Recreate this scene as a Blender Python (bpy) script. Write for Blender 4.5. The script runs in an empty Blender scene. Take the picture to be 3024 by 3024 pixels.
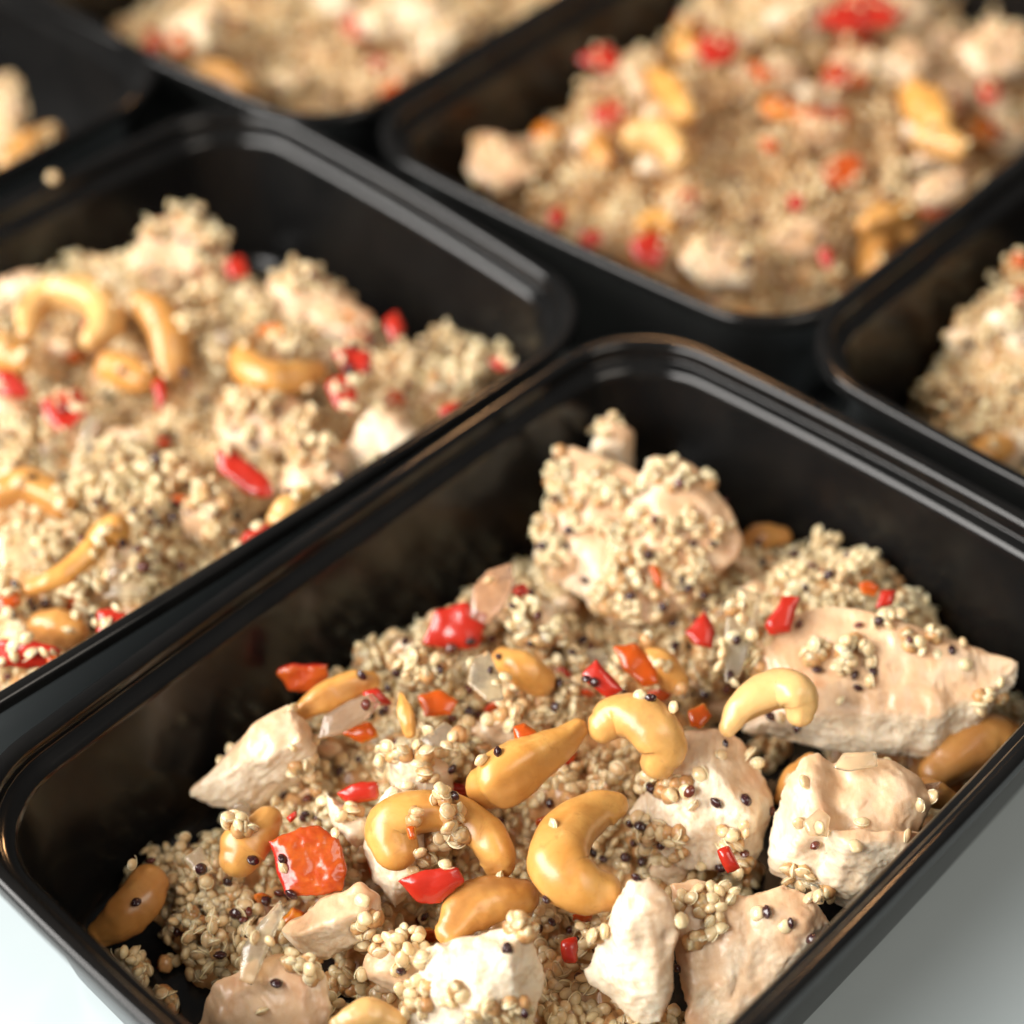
import bpy, bmesh, math, random
import numpy as np
from mathutils import Vector, Matrix
from mathutils.bvhtree import BVHTree

random.seed(7)
rng = np.random.default_rng(7)
MM = 0.001
SC = bpy.context.scene
COL = SC.collection

# ------------------------------------------------------------------ camera, world, lights, exposure
CAM_R = np.array([[0.9994020446, 0.0345767728, 0.0],
                  [-0.0234563007, 0.6779775302, 0.7347082894],
                  [-0.0254038415, 0.7342689667, -0.6783831730]])      # columns: right, up, forward
CAM_C = np.array([0.0, 0.0, 367.6537])                               # mm above the table
F_PX, S_PX = 6154.2358, 3024.0
cam_d = bpy.data.cameras.new('camera')
cam_d.sensor_width = 36.0
cam_d.lens = 36.0 * F_PX / S_PX
cam_d.clip_start, cam_d.clip_end = 0.01, 50.0
cam_d.dof.use_dof = True
cam_d.dof.focus_distance = 0.424
cam_d.dof.aperture_fstop = 73.26 / 13.0
cam_o = bpy.data.objects.new('camera', cam_d)
COL.objects.link(cam_o)
M = Matrix.Identity(4)
for i in range(3):
    M[i][0], M[i][1], M[i][2] = CAM_R[i][0], CAM_R[i][1], -CAM_R[i][2]
    M[i][3] = CAM_C[i] * MM
cam_o.matrix_world = M
SC.camera = cam_o

world = bpy.data.worlds.new('World')
SC.world = world
world.use_nodes = True
wb = world.node_tree.nodes['Background']
wb.inputs['Color'].default_value = (1.0, 0.97, 0.93, 1)
wb.inputs['Strength'].default_value = 0.11

def area(name, loc, target, sx, sy, power, color, spread=180):
    ld = bpy.data.lights.new(name, 'AREA')
    ld.shape = 'RECTANGLE'
    ld.size, ld.size_y = sx, sy
    ld.energy, ld.color = power, color
    ld.spread = math.radians(spread)
    o = bpy.data.objects.new(name, ld)
    o.location = loc
    d = Vector(target) - Vector(loc)
    o.rotation_euler = d.to_track_quat('-Z', 'Y').to_euler()
    COL.objects.link(o)
    return o
TGT = (0.0, 0.3, 0.03)
area('window_light', (-0.98, 0.02, 0.78), (0.0, 0.27, 0.03), 1.5, 0.62, 42.0, (1.0, 0.965, 0.92))
area('warm_ceiling_lamp', (0.12, 2.0, 1.75), TGT, 0.13, 0.13, 5.0, (1.0, 0.52, 0.22))
area('room_fill', (0.9, -0.5, 1.5), TGT, 0.9, 0.9, 10.5, (1.0, 0.90, 0.78))  # added fill, no lamp of its own; lifts the table right of the trays

SC.render.engine = 'CYCLES'
SC.cycles.use_denoising = True
SC.cycles.max_bounces = 8
SC.cycles.transmission_bounces = 6
SC.cycles.sample_clamp_indirect = 4.0
SC.view_settings.view_transform = 'Standard'
SC.view_settings.look = 'None'
SC.view_settings.gamma = 1.0
SC.view_settings.exposure = 0.2

# ------------------------------------------------------------------ helpers
KD = S_PX / 1932.0
def at(x, y, z):
    """a spot on the photograph (0..1932) and a height in mm above the table -> point in mm"""
    d = CAM_R @ np.array([x * KD - S_PX / 2, S_PX / 2 - y * KD, F_PX])
    return CAM_C + d * ((z - CAM_C[2]) / d[2])
def proj(w):
    c = (np.asarray(w) - CAM_C) @ CAM_R
    return np.stack([S_PX / 2 + F_PX * c[..., 0] / c[..., 2], S_PX / 2 - F_PX * c[..., 1] / c[..., 2], c[..., 2] * KD], -1) / KD

_perm = np.random.default_rng(3).permutation(256)
_perm = np.concatenate([_perm, _perm])
_g = np.random.default_rng(4).normal(size=(256, 3))
_g /= np.linalg.norm(_g, axis=1)[:, None]
def noise(p):
    p = np.asarray(p, float)
    i = np.floor(p).astype(int)
    f = p - i
    u = f * f * f * (f * (f * 6 - 15) + 10)
    i &= 255
    out = 0
    for dx in (0, 1):
        for dy in (0, 1):
            for dz in (0, 1):
                h = _perm[_perm[_perm[(i[:, 0] + dx) & 255] + ((i[:, 1] + dy) & 255)] + ((i[:, 2] + dz) & 255)]
                d = ((f - [dx, dy, dz]) * _g[h]).sum(1)
                w = (u[:, 0] if dx else 1 - u[:, 0]) * (u[:, 1] if dy else 1 - u[:, 1]) * (u[:, 2] if dz else 1 - u[:, 2])
                out = out + w * d
    return out * 1.5
def fbm(p, n=3):
    return sum(noise(np.asarray(p) * 2 ** k + 17.3 * k) / 2 ** k for k in range(n))
def sstep(a, b, x):
    t = np.clip((x - a) / (b - a), 0, 1)
    return t * t * (3 - 2 * t)

def tri_mesh(name, v, f, mats=None, midx=None, attrs=None):
    """v in mm, f (n,3) or (n,4)"""
    me = bpy.data.meshes.new(name)
    v = np.asarray(v, np.float32) * MM
    f = np.asarray(f, np.int32)
    n, k = f.shape
    me.vertices.add(len(v)); me.vertices.foreach_set('co', v.ravel())
    me.loops.add(n * k); me.loops.foreach_set('vertex_index', f.ravel())
    me.polygons.add(n)
    me.polygons.foreach_set('loop_start', np.arange(0, n * k, k, dtype=np.int32))
    me.polygons.foreach_set('loop_total', np.full(n, k, np.int32))
    me.polygons.foreach_set('use_smooth', np.ones(n, bool))
    if midx is not None:
        me.polygons.foreach_set('material_index', np.asarray(midx, np.int32))
    for m in mats or ():
        me.materials.append(m)
    for an, av in (attrs or {}).items():
        a = me.attributes.new(an, 'FLOAT', 'POINT')
        a.data.foreach_set('value', np.asarray(av, np.float32))
    me.update(calc_edges=True)
    me.validate()
    return me
def link(name, me, parent=None):
    o = bpy.data.objects.new(name, me)
    COL.objects.link(o)
    if parent: o.parent = parent
    return o
def tag(o, label=None, cat=None, group=None, kind=None):
    if label: o['label'] = label
    if cat: o['category'] = cat
    if group: o['group'] = group
    if kind: o['kind'] = kind
    return o

# ------------------------------------------------------------------ materials
def new_mat(name):
    m = bpy.data.materials.new(name)
    m.use_nodes = True
    nt = m.node_tree
    b = nt.nodes['Principled BSDF']
    def N(t, **kw):
        n = nt.nodes.new(t)
        for k, v in kw.items():
            if k in n.inputs.keys() if hasattr(n.inputs, 'keys') else False: n.inputs[k].default_value = v
            else: setattr(n, k, v)
        return n
    return m, nt, b, N
def coord_noise(nt, N, scale, detail=3, rough=0.55, dist=0.0, stretch=None):
    tc = N('ShaderNodeTexCoord')
    t = N('ShaderNodeTexNoise')
    t.inputs['Scale'].default_value = scale
    t.inputs['Detail'].default_value = detail
    t.inputs['Roughness'].default_value = rough
    t.inputs['Distortion'].default_value = dist
    if stretch:
        mp = N('ShaderNodeMapping')
        mp.inputs['Scale'].default_value = stretch
        nt.links.new(tc.outputs['Object'], mp.inputs['Vector'])
        nt.links.new(mp.outputs['Vector'], t.inputs['Vector'])
    else:
        nt.links.new(tc.outputs['Object'], t.inputs['Vector'])
    return t
def mixc(nt, N, fac, a, b):
    m = N('ShaderNodeMix'); m.data_type = 'RGBA'
    for s, v in ((m.inputs['Factor'], fac), (m.inputs['A'] if False else m.inputs[6], a), (m.inputs[7], b)):
        if isinstance(v, (tuple, list)): s.default_value = (*v, 1)
        elif isinstance(v, (int, float)): s.default_value = v
        else: nt.links.new(v, s)
    return m.outputs[2]
def ramp(nt, N, src, a, b):
    r = N('ShaderNodeMapRange')
    r.inputs['From Min'].default_value, r.inputs['From Max'].default_value = a, b
    nt.links.new(src, r.inputs['Value'])
    return r.outputs['Result']
def attr(nt, N, name):
    a = N('ShaderNodeAttribute'); a.attribute_name = name
    return a.outputs['Fac']
def bump(nt, N, b, src, strength, dist):
    bp = N('ShaderNodeBump')
    bp.inputs['Strength'].default_value = strength
    bp.inputs['Distance'].default_value = dist * MM
    nt.links.new(src, bp.inputs['Height'])
    nt.links.new(bp.outputs['Normal'], b.inputs['Normal'])
def sss(b, w, rad, scale):
    b.inputs['Subsurface Weight'].default_value = w
    b.inputs['Subsurface Radius'].default_value = rad
    b.inputs['Subsurface Scale'].default_value = scale * MM

def mat_plastic(name='black_plastic', r0=0.07, r1=0.15):
    m, nt, b, N = new_mat(name)
    n = coord_noise(nt, N, 900, 4, 0.6)
    s = coord_noise(nt, N, 60, 3, 0.6)
    col = mixc(nt, N, ramp(nt, N, s.outputs['Fac'], 0.4, 0.8), (0.006, 0.006, 0.006), (0.010, 0.0095, 0.009))
    nt.links.new(col, b.inputs['Base Color'])
    r = N('ShaderNodeMapRange'); r.inputs['To Min'].default_value, r.inputs['To Max'].default_value = r0, r1
    nt.links.new(s.outputs['Fac'], r.inputs['Value']); nt.links.new(r.outputs['Result'], b.inputs['Roughness'])
    b.inputs['IOR'].default_value = 1.41
    bump(nt, N, b, n.outputs['Fac'], 0.05, 0.04)
    return m
def mat_table():
    m, nt, b, N = new_mat('white_laminate')
    n = coord_noise(nt, N, 25, 4, 0.6)
    col = mixc(nt, N, n.outputs['Fac'], (0.49, 0.565, 0.585), (0.55, 0.62, 0.64))
    nt.links.new(col, b.inputs['Base Color'])
    b.inputs['Roughness'].default_value = 0.22
    n2 = coord_noise(nt, N, 1500, 2)
    bump(nt, N, b, n2.outputs['Fac'], 0.05, 0.05)
    return m
def mat_chicken():
    m, nt, b, N = new_mat('cooked_chicken')
    n1 = coord_noise(nt, N, 130, 5, 0.65, 0.6)
    n2 = coord_noise(nt, N, 1100, 4, 0.7, 0.3)
    n3 = coord_noise(nt, N, 60, 3, 0.6)
    white = mixc(nt, N, ramp(nt, N, n1.outputs['Fac'], 0.3, 0.7), (0.75, 0.61, 0.43), (0.90, 0.81, 0.64))
    skin = mixc(nt, N, ramp(nt, N, n1.outputs['Fac'], 0.25, 0.75), (0.59, 0.345, 0.18), (0.77, 0.56, 0.36))
    pink = mixc(nt, N, ramp(nt, N, n3.outputs['Fac'], 0.48, 0.72), skin, (0.58, 0.26, 0.11))
    n5 = coord_noise(nt, N, 520, 4, 0.7, 0.6, (1.0, 0.2, 1.0))
    white = mixc(nt, N, ramp(nt, N, n5.outputs['Fac'], 0.48, 0.75), white, (0.66, 0.46, 0.27))
    col = mixc(nt, N, attr(nt, N, 'skin'), white, pink)
    nt.links.new(col, b.inputs['Base Color'])
    sss(b, 0.5, (1.0, 0.75, 0.50), 2.2)
    r = N('ShaderNodeMapRange'); r.inputs['To Min'].default_value, r.inputs['To Max'].default_value = 0.46, 0.32
    nt.links.new(attr(nt, N, 'skin'), r.inputs['Value']); nt.links.new(r.outputs['Result'], b.inputs['Roughness'])
    n4 = coord_noise(nt, N, 420, 3, 0.6, 0.4, (1.0, 0.16, 1.0))
    mx = N('ShaderNodeMath'); mx.operation = 'MULTIPLY_ADD'
    nt.links.new(n4.outputs['Fac'], mx.inputs[0]); mx.inputs[1].default_value = 2.6
    nt.links.new(n2.outputs['Fac'], mx.inputs[2])
    bump(nt, N, b, mx.outputs[0], 0.34, 0.20)
    b.inputs['Coat Weight'].default_value = 0.16
    b.inputs['Coat Roughness'].default_value = 0.22
    return m
def mat_cashew():
    m, nt, b, N = new_mat('cashew_nut')
    n1 = coord_noise(nt, N, 110, 4, 0.6, 0.4)
    n2 = coord_noise(nt, N, 900, 3, 0.6)
    n3 = coord_noise(nt, N, 260, 4, 0.7, 1.2)
    c1 = mixc(nt, N, ramp(nt, N, n1.outputs['Fac'], 0.3, 0.7), (0.60, 0.265, 0.050), (0.80, 0.45, 0.125))
    c2 = mixc(nt, N, ramp(nt, N, n3.outputs['Fac'], 0.55, 0.8), c1, (0.50, 0.22, 0.05))
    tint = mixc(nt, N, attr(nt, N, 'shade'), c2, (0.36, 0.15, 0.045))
    pale = mixc(nt, N, attr(nt, N, 'pale'), tint, (0.84, 0.64, 0.32))
    nt.links.new(pale, b.inputs['Base Color'])
    sss(b, 0.25, (1.0, 0.45, 0.15), 1.6)
    b.inputs['Roughness'].default_value = 0.33
    bump(nt, N, b, n2.outputs['Fac'], 0.25, 0.12)
    b.inputs['Coat Weight'].default_value = 0.22
    b.inputs['Coat Roughness'].default_value = 0.2
    return m
def mat_pepper(name, skin, flesh):
    m, nt, b, N = new_mat(name)
    n1 = coord_noise(nt, N, 200, 4, 0.6, 0.5)
    n2 = coord_noise(nt, N, 700, 3, 0.6)
    s = mixc(nt, N, n1.outputs['Fac'], tuple(c * 0.75 for c in skin), skin)
    fl = mixc(nt, N, ramp(nt, N, n1.outputs['Fac'], 0.35, 0.7), flesh, (min(1, flesh[0] * 1.25), flesh[1] * 2.2, flesh[2] * 1.6))
    col = mixc(nt, N, attr(nt, N, 'skin'), fl, s)
    nt.links.new(col, b.inputs['Base Color'])
    sss(b, 0.3, (1.0, 0.4, 0.2), 1.0)
    b.inputs['Roughness'].default_value = 0.24
    bump(nt, N, b, n2.outputs['Fac'], 0.35, 0.2)
    b.inputs['Coat Weight'].default_value = 0.25
    b.inputs['Coat Roughness'].default_value = 0.1
    return m
def mat_onion():
    m, nt, b, N = new_mat('cooked_onion')
    n1 = coord_noise(nt, N, 300, 4, 0.6, 0.5, (1, 1, 0.2))
    col = mixc(nt, N, n1.outputs['Fac'], (0.92, 0.82, 0.58), (0.97, 0.94, 0.82))
    pk = mixc(nt, N, attr(nt, N, 'pink'), col, (0.86, 0.55, 0.40))
    nt.links.new(pk, b.inputs['Base Color'])
    b.inputs['Transmission Weight'].default_value = 0.88
    b.inputs['Roughness'].default_value = 0.24
    b.inputs['IOR'].default_value = 1.34
    bump(nt, N, b, n1.outputs['Fac'], 0.4, 0.2)
    b.inputs['Coat Weight'].default_value = 0.4
    b.inputs['Coat Roughness'].default_value = 0.12
    return m
def mat_grain():
    m, nt, b, N = new_mat('pale_quinoa')
    t = attr(nt, N, 'tint')
    a = mixc(nt, N, t, (0.80, 0.47, 0.21), (0.96, 0.76, 0.45))
    n1 = coord_noise(nt, N, 1200, 2)
    col = mixc(nt, N, n1.outputs['Fac'], a, (0.96, 0.79, 0.50))
    nt.links.new(col, b.inputs['Base Color'])
    b.inputs['Transmission Weight'].default_value = 0.24
    b.inputs['IOR'].default_value = 1.36
    b.inputs['Roughness'].default_value = 0.25
    sss(b, 0.75, (1.0, 0.95, 0.78), 1.2)
    bump(nt, N, b, n1.outputs['Fac'], 0.3, 0.1)
    b.inputs['Coat Weight'].default_value = 0.6
    b.inputs['Coat Roughness'].default_value = 0.12
    return m
def mat_simple(name, c, rough, w=0.0, rad=1.0, c2=None, scale=400):
    m, nt, b, N = new_mat(name)
    n1 = coord_noise(nt, N, scale, 3)
    col = mixc(nt, N, ramp(nt, N, n1.outputs['Fac'], 0.35, 0.7), c, c2 or tuple(x * 1.2 for x in c))
    nt.links.new(col, b.inputs['Base Color'])
    b.inputs['Roughness'].default_value = rough
    if w: sss(b, w, (1.0, 0.6, 0.35), rad)
    bump(nt, N, b, n1.outputs['Fac'], 0.3, 0.2)
    return m
def mat_seed():
    m, nt, b, N = new_mat('dark_quinoa')
    n1 = coord_noise(nt, N, 700, 3, 0.6, 0.5)
    dark = mixc(nt, N, attr(nt, N, 'tint'), (0.022, 0.008, 0.012), (0.13, 0.028, 0.016))
    col = mixc(nt, N, ramp(nt, N, n1.outputs['Fac'], 0.62, 0.80), dark, (0.30, 0.24, 0.24))
    nt.links.new(col, b.inputs['Base Color'])
    b.inputs['Roughness'].default_value = 0.22
    bump(nt, N, b, n1.outputs['Fac'], 0.4, 0.15)
    b.inputs['Coat Weight'].default_value = 0.4
    b.inputs['Coat Roughness'].default_value = 0.12
    return m

PLASTIC, TABLE = mat_plastic(), mat_table()
PLASTIC_BODY = mat_plastic('black_plastic_wall', 0.16, 0.27)
CHICKEN, CASHEW, ONION = mat_chicken(), mat_cashew(), mat_onion()
RED = mat_pepper('red_pepper', (0.50, 0.026, 0.012), (0.42, 0.050, 0.008))
ORANGE = mat_pepper('orange_pepper', (0.54, 0.085, 0.006), (0.60, 0.15, 0.015))
GRAIN = mat_grain()
GERM = mat_simple('quinoa_germ', (0.90, 0.73, 0.43), 0.35, 0.3, 0.6, (0.95, 0.83, 0.56), 900)
MUSH = mat_simple('shaded_quinoa_mush', (0.40, 0.20, 0.075), 0.28, 0.5, 1.2, (0.68, 0.41, 0.18), 350)  # orange-brown mush, with the shade of the gaps put into its colour
SEED = mat_seed()

# ------------------------------------------------------------------ table
tb = bmesh.new()
bmesh.ops.create_cube(tb, size=1.0)
for v in tb.verts: v.co = Vector((v.co.x * 2.4, v.co.y * 1.8 + 0.55, v.co.z * 0.03 - 0.015))
me = bpy.data.meshes.new('table_top'); tb.to_mesh(me); tb.free(); me.materials.append(TABLE)
tag(link('table_top', me), 'white laminate table top under the black trays', 'table', kind='structure')

# ------------------------------------------------------------------ trays
HR = 48.0
HL, HW = 109.1, 77.5             # half sizes of the lip, mm
def rrect(inset, r0=27.0, n=10, bow=1.2):
    """rounded rectangle, counter-clockwise, x along the long side"""
    a, b = HL - inset, HW - inset
    r = max(r0 - inset * 0.75, 4.0)
    pts = []
    for cx, cy, a0 in ((a - r, b - r, 0), (-(a - r), b - r, 90), (-(a - r), -(b - r), 180), (a - r, -(b - r), 270)):
        for k in range(n + 1):
            t = math.radians(a0 + 90 * k / n)
            pts.append((cx + r * math.cos(t), cy + r * math.sin(t)))
    # a few points along the straight sides, very slightly bowed outwards
    out = []
    m = len(pts)
    for i in range(m):
        p, q = pts[i], pts[(i + 1) % m]
        out.append(p)
        if math.dist(p, q) > 30:
            for k in range(1, 8):
                s = k / 8
                x, y = p[0] + (q[0] - p[0]) * s, p[1] + (q[1] - p[1]) * s
                bw = bow * 4 * s * (1 - s)
                if abs(p[1] - q[1]) > abs(p[0] - q[0]): x += bw * (1 if x > 0 else -1)
                else: y += bw * (1 if y > 0 else -1)
                out.append((x, y))
    return np.array(out)
def arc(c, r, a0, a1, n):
    return [(c[0] + r * math.cos(math.radians(a0 + (a1 - a0) * k / n)), c[1] + r * math.sin(math.radians(a0 + (a1 - a0) * k / n))) for k in range(n + 1)]
def loft(prof, cap0=None, cap1=None):
    rings = [np.c_[rrect(i), np.full(len(rrect(i)), z)] for i, z in prof]
    n = len(rings[0])
    v = np.concatenate(rings)
    f = []
    for k in range(len(rings) - 1):
        for i in range(n):
            j = (i + 1) % n
            f.append((k * n + i, k * n + j, (k + 1) * n + j, (k + 1) * n + i))
    caps = []
    for idx, h in ((0, cap0), (len(rings) - 1, cap1)):
        if h is not None: caps.append([idx * n + i for i in range(n)])
    return v, f, caps
# (inset, height) profiles, walked from the lip's lower edge over the bead and down inside
RIM = [(1.1, HR - 3.4), (0.25, HR - 3.6), (-0.10, HR - 3.1), (0.0, HR - 2.2), (0.10, HR - 1.7)] + \
      [(1.5 - 1.4 * math.cos(math.radians(a)), HR - 1.5 + 1.5 * math.sin(math.radians(a))) for a in (15, 32, 50, 70, 90)] + \
      [(1.9 + 2.2 * math.sin(math.radians(a)), HR - 2.2 + 2.2 * math.cos(math.radians(a))) for a in (8, 20, 32, 44, 56, 68, 80)] + \
      [(4.12, HR - 3.0), (4.16, HR - 3.6)] + \
      [(4.95 - 0.8 * math.cos(math.radians(a)), HR - 3.9 - 0.8 * math.sin(math.radians(a))) for a in (15, 40, 62, 80)] + \
      [(5.1, HR - 4.72)] + \
       [(5.0 + 3.0 * math.sin(math.radians(a)), HR - 7.8 + 3.0 * math.cos(math.radians(a))) for a in (12, 24, 36, 48, 60, 72, 82)]
BODY = [RIM[-1]] + \
       [(8.2, HR - 9.0), (9.3, HR - 18), (10.8, HR - 30)] + \
       [(16.6 - 5.0 * math.cos(math.radians(a)), 7.4 - 5.6 * math.sin(math.radians(a))) for a in (8, 25, 42, 60, 76, 90)] + [(22, 1.7)]
UNDER = [(22, 0.15), (17.5, 0.15)] + [(15.8 - 5.0 * math.cos(math.radians(a)), 6.2 - 5.8 * math.sin(math.radians(a))) for a in (80, 60, 40, 20, 5)] + \
        [(9.2, HR - 30), (7.6, HR - 18), (6.0, HR - 9.4), (4.6, HR - 7.0), (3.2, HR - 5.2), (2.8, HR - 2.8), (1.7, HR - 2.2), (1.1, HR - 3.4)]
_WALL = RIM[-7:] + BODY
def inset_at(z):
    """how far inside the lip the inner wall stands at height z"""
    ps = sorted([(zz, i) for i, zz in _WALL])
    return float(np.interp(z, [p[0] for p in ps], [p[1] for p in ps]))
INS_Z = np.array(sorted([(zz, i) for i, zz in _WALL]))

class Tray: pass
def make_tray(key, cx, cy, ang, label, group):
    t = Tray()
    t.key, t.c, t.a = key, np.array([cx, cy]), math.radians(ang)
    t.A = np.array([math.cos(t.a), math.sin(t.a)]); t.B = np.array([-math.sin(t.a), math.cos(t.a)])
    root = bpy.data.objects.new('food_tray', None)
    COL.objects.link(root)
    root.location = (cx * MM, cy * MM, 0); root.rotation_euler = (0, 0, t.a)
    tag(root, label, 'food tray', group)
    t.root = root
    for nm, me in (('body', TRAY_BODY), ('rim', TRAY_RIM)):
        link(nm, me, root)
    return t
def tray_mesh(name, prof_list, mat):
    bm = bmesh.new()
    for prof, cap0, cap1 in prof_list:
        v, f, caps = loft(prof, cap0, cap1)
        bv = [bm.verts.new(Vector(p) * MM) for p in v]
        for q in f: bm.faces.new([bv[i] for i in q])
        for c in caps: bm.faces.new([bv[i] for i in c])
    bmesh.ops.remove_doubles(bm, verts=bm.verts, dist=1e-6)
    bmesh.ops.recalc_face_normals(bm, faces=bm.faces)
    me = bpy.data.meshes.new(name); bm.to_mesh(me); bm.free()
    for p in me.polygons: p.use_smooth = True
    me.materials.append(mat)
    return me
TRAY_RIM = tray_mesh('rim', [(RIM, None, None)], PLASTIC)
TRAY_BODY = tray_mesh('body', [(BODY, None, 1), (UNDER, 1, None)], PLASTIC_BODY)
GT = 'black plastic meal trays filled with chicken and quinoa'
T1 = make_tray('nearest tray', 11.11, 289.65, 45.6, 'nearest black tray, in sharp focus, of chunky chicken, cashews and quinoa', GT)
T2 = make_tray('left tray', -103.0, 403.0, 42.7, 'black tray at the left edge, its food heaped beside the nearest tray', GT)
T3 = make_tray('back right tray', 85.9, 534.6, 47.6, 'blurred black tray heaped full behind the nearest tray, red pepper on its peak', GT)
T4 = make_tray('top tray', -33.0, 636.5, 47.6, 'strongly blurred black tray cut off by the top edge of the photo', GT)
T5 = make_tray('corner tray', -221.5, 519.5, 45.0, 'black tray cut off at the upper left corner, showing one chicken lump', GT)
T6 = make_tray('right edge tray', 196.5, 426.0, 45.6, 'black tray cut off at the right edge with a thin strip of quinoa showing', GT)
TRAYS = [T1, T2, T3, T4, T5, T6]

def to_local(t, w):
    d = w[..., :2] - t.c
    return np.stack([d @ t.A, d @ t.B], -1)
def clamp_in(t, w, margin=0.6):
    """keep points inside the tray's inner walls and above its floor"""
    w = np.array(w, float)
    w[:, 2] = np.maximum(w[:, 2], 1.9)
    ins = np.interp(w[:, 2], INS_Z[:, 0], INS_Z[:, 1]) + margin
    low = w[:, 2] < HR - 1
    l = to_local(t, w)
    r = np.maximum(27 - ins * 0.75, 4)
    a, b = HL - ins, HW - ins
    l2 = np.stack([np.clip(l[:, 0], -a, a), np.clip(l[:, 1], -b, b)], 1)
    # rounded corners
    cx, cy = a - r, b - r
    over = (np.abs(l2[:, 0]) > cx) & (np.abs(l2[:, 1]) > cy)
    dx, dy = np.abs(l2[:, 0]) - cx, np.abs(l2[:, 1]) - cy
    d = np.hypot(dx, dy)
    k = np.where(over & (d > r), r / np.maximum(d, 1e-6), 1.0)
    sx, sy = np.sign(l2[:, 0]), np.sign(l2[:, 1])
    l3 = np.where(over[:, None], np.stack([sx * (cx + dx * k), sy * (cy + dy * k)], 1), l2)
    out = t.c + l3[:, :1] * t.A + l3[:, 1:] * t.B
    w[:, :2] = np.where(low[:, None], out, w[:, :2])
    return w

# ------------------------------------------------------------------ pieces of food
_tmp = bpy.data.objects.new('work', bpy.data.meshes.new('work'))
COL.objects.link(_tmp)
def remesh(pts_list, voxel, smooth):
    """union of convex hulls, voxel remeshed; returns verts (mm) and quads"""
    bm = bmesh.new()
    for pts in pts_list:
        vs = [bm.verts.new(p) for p in pts]
        r = bmesh.ops.convex_hull(bm, input=vs)
        kill = [g for g in r['geom_interior'] + r['geom_unused'] if isinstance(g, bmesh.types.BMVert)]
        if kill: bmesh.ops.delete(bm, geom=list(set(kill)), context='VERTS')
    me = bpy.data.meshes.new('w'); bm.to_mesh(me); bm.free()
    old = _tmp.data; _tmp.data = me; bpy.data.meshes.remove(old)
    _tmp.modifiers.clear()
    m = _tmp.modifiers.new('r', 'REMESH'); m.mode = 'VOXEL'; m.voxel_size = voxel; m.adaptivity = 0
    if smooth:
        m = _tmp.modifiers.new('s', 'SMOOTH'); m.factor = 0.5; m.iterations = smooth
    dg = bpy.context.evaluated_depsgraph_get()
    dg.update()
    e = _tmp.evaluated_get(dg).to_mesh()
    v = np.empty(len(e.vertices) * 3, np.float32); e.vertices.foreach_get('co', v)
    n = np.empty(len(e.vertices) * 3, np.float32); e.vertices.foreach_get('normal', n)
    f = np.array([tuple(p.vertices) for p in e.polygons if len(p.vertices) == 4], np.int32)
    _tmp.evaluated_get(dg).to_mesh_clear()
    return v.reshape(-1, 3).astype(float), n.reshape(-1, 3).astype(float), f

PIECES = []       # (object, verts mm, faces, kind, short name, tray)
def short(s): return s

def outline_hull(tray, outline, z0, z1, thick, ridge=(), bulge=3.0, back=0.75):
    o = np.array([p[:2] for p in outline], float)
    ys = o[:, 1]
    ymin, ymax = ys.min(), ys.max()
    pts = []
    for p in outline:
        z = p[2] if len(p) > 2 else z0 + (z1 - z0) * (ymax - p[1]) / max(ymax - ymin, 1e-6)
        pts.append(at(p[0], p[1], z))
    pts = np.array(pts)
    c = pts.mean(0)
    vd = c - CAM_C; vd /= np.linalg.norm(vd)
    front = []
    if ridge:
        front = [at(*p) for p in ridge]
    elif bulge:
        for p in pts: front.append(c + (p - c) * 0.6 - vd * bulge)
    bk = [c + (p - c) * back + vd * thick for p in pts]
    bk = [(q[0], q[1], max(q[2], 2.0)) for q in bk]
    return clamp_in(tray, np.array(list(pts) + list(front) + bk))

def finish(name, v, f, mat, attrs, label, cat, group, tray, kind, shortname):
    c = v.mean(0); c[2] = v[:, 2].min()
    me = tri_mesh(name, v - c, f, [mat], None, attrs)
    o = link(name, me)
    o.location = c * MM
    tag(o, label, cat, group)
    PIECES.append((o, v, f, kind, shortname or label, tray))
    return o

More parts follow.
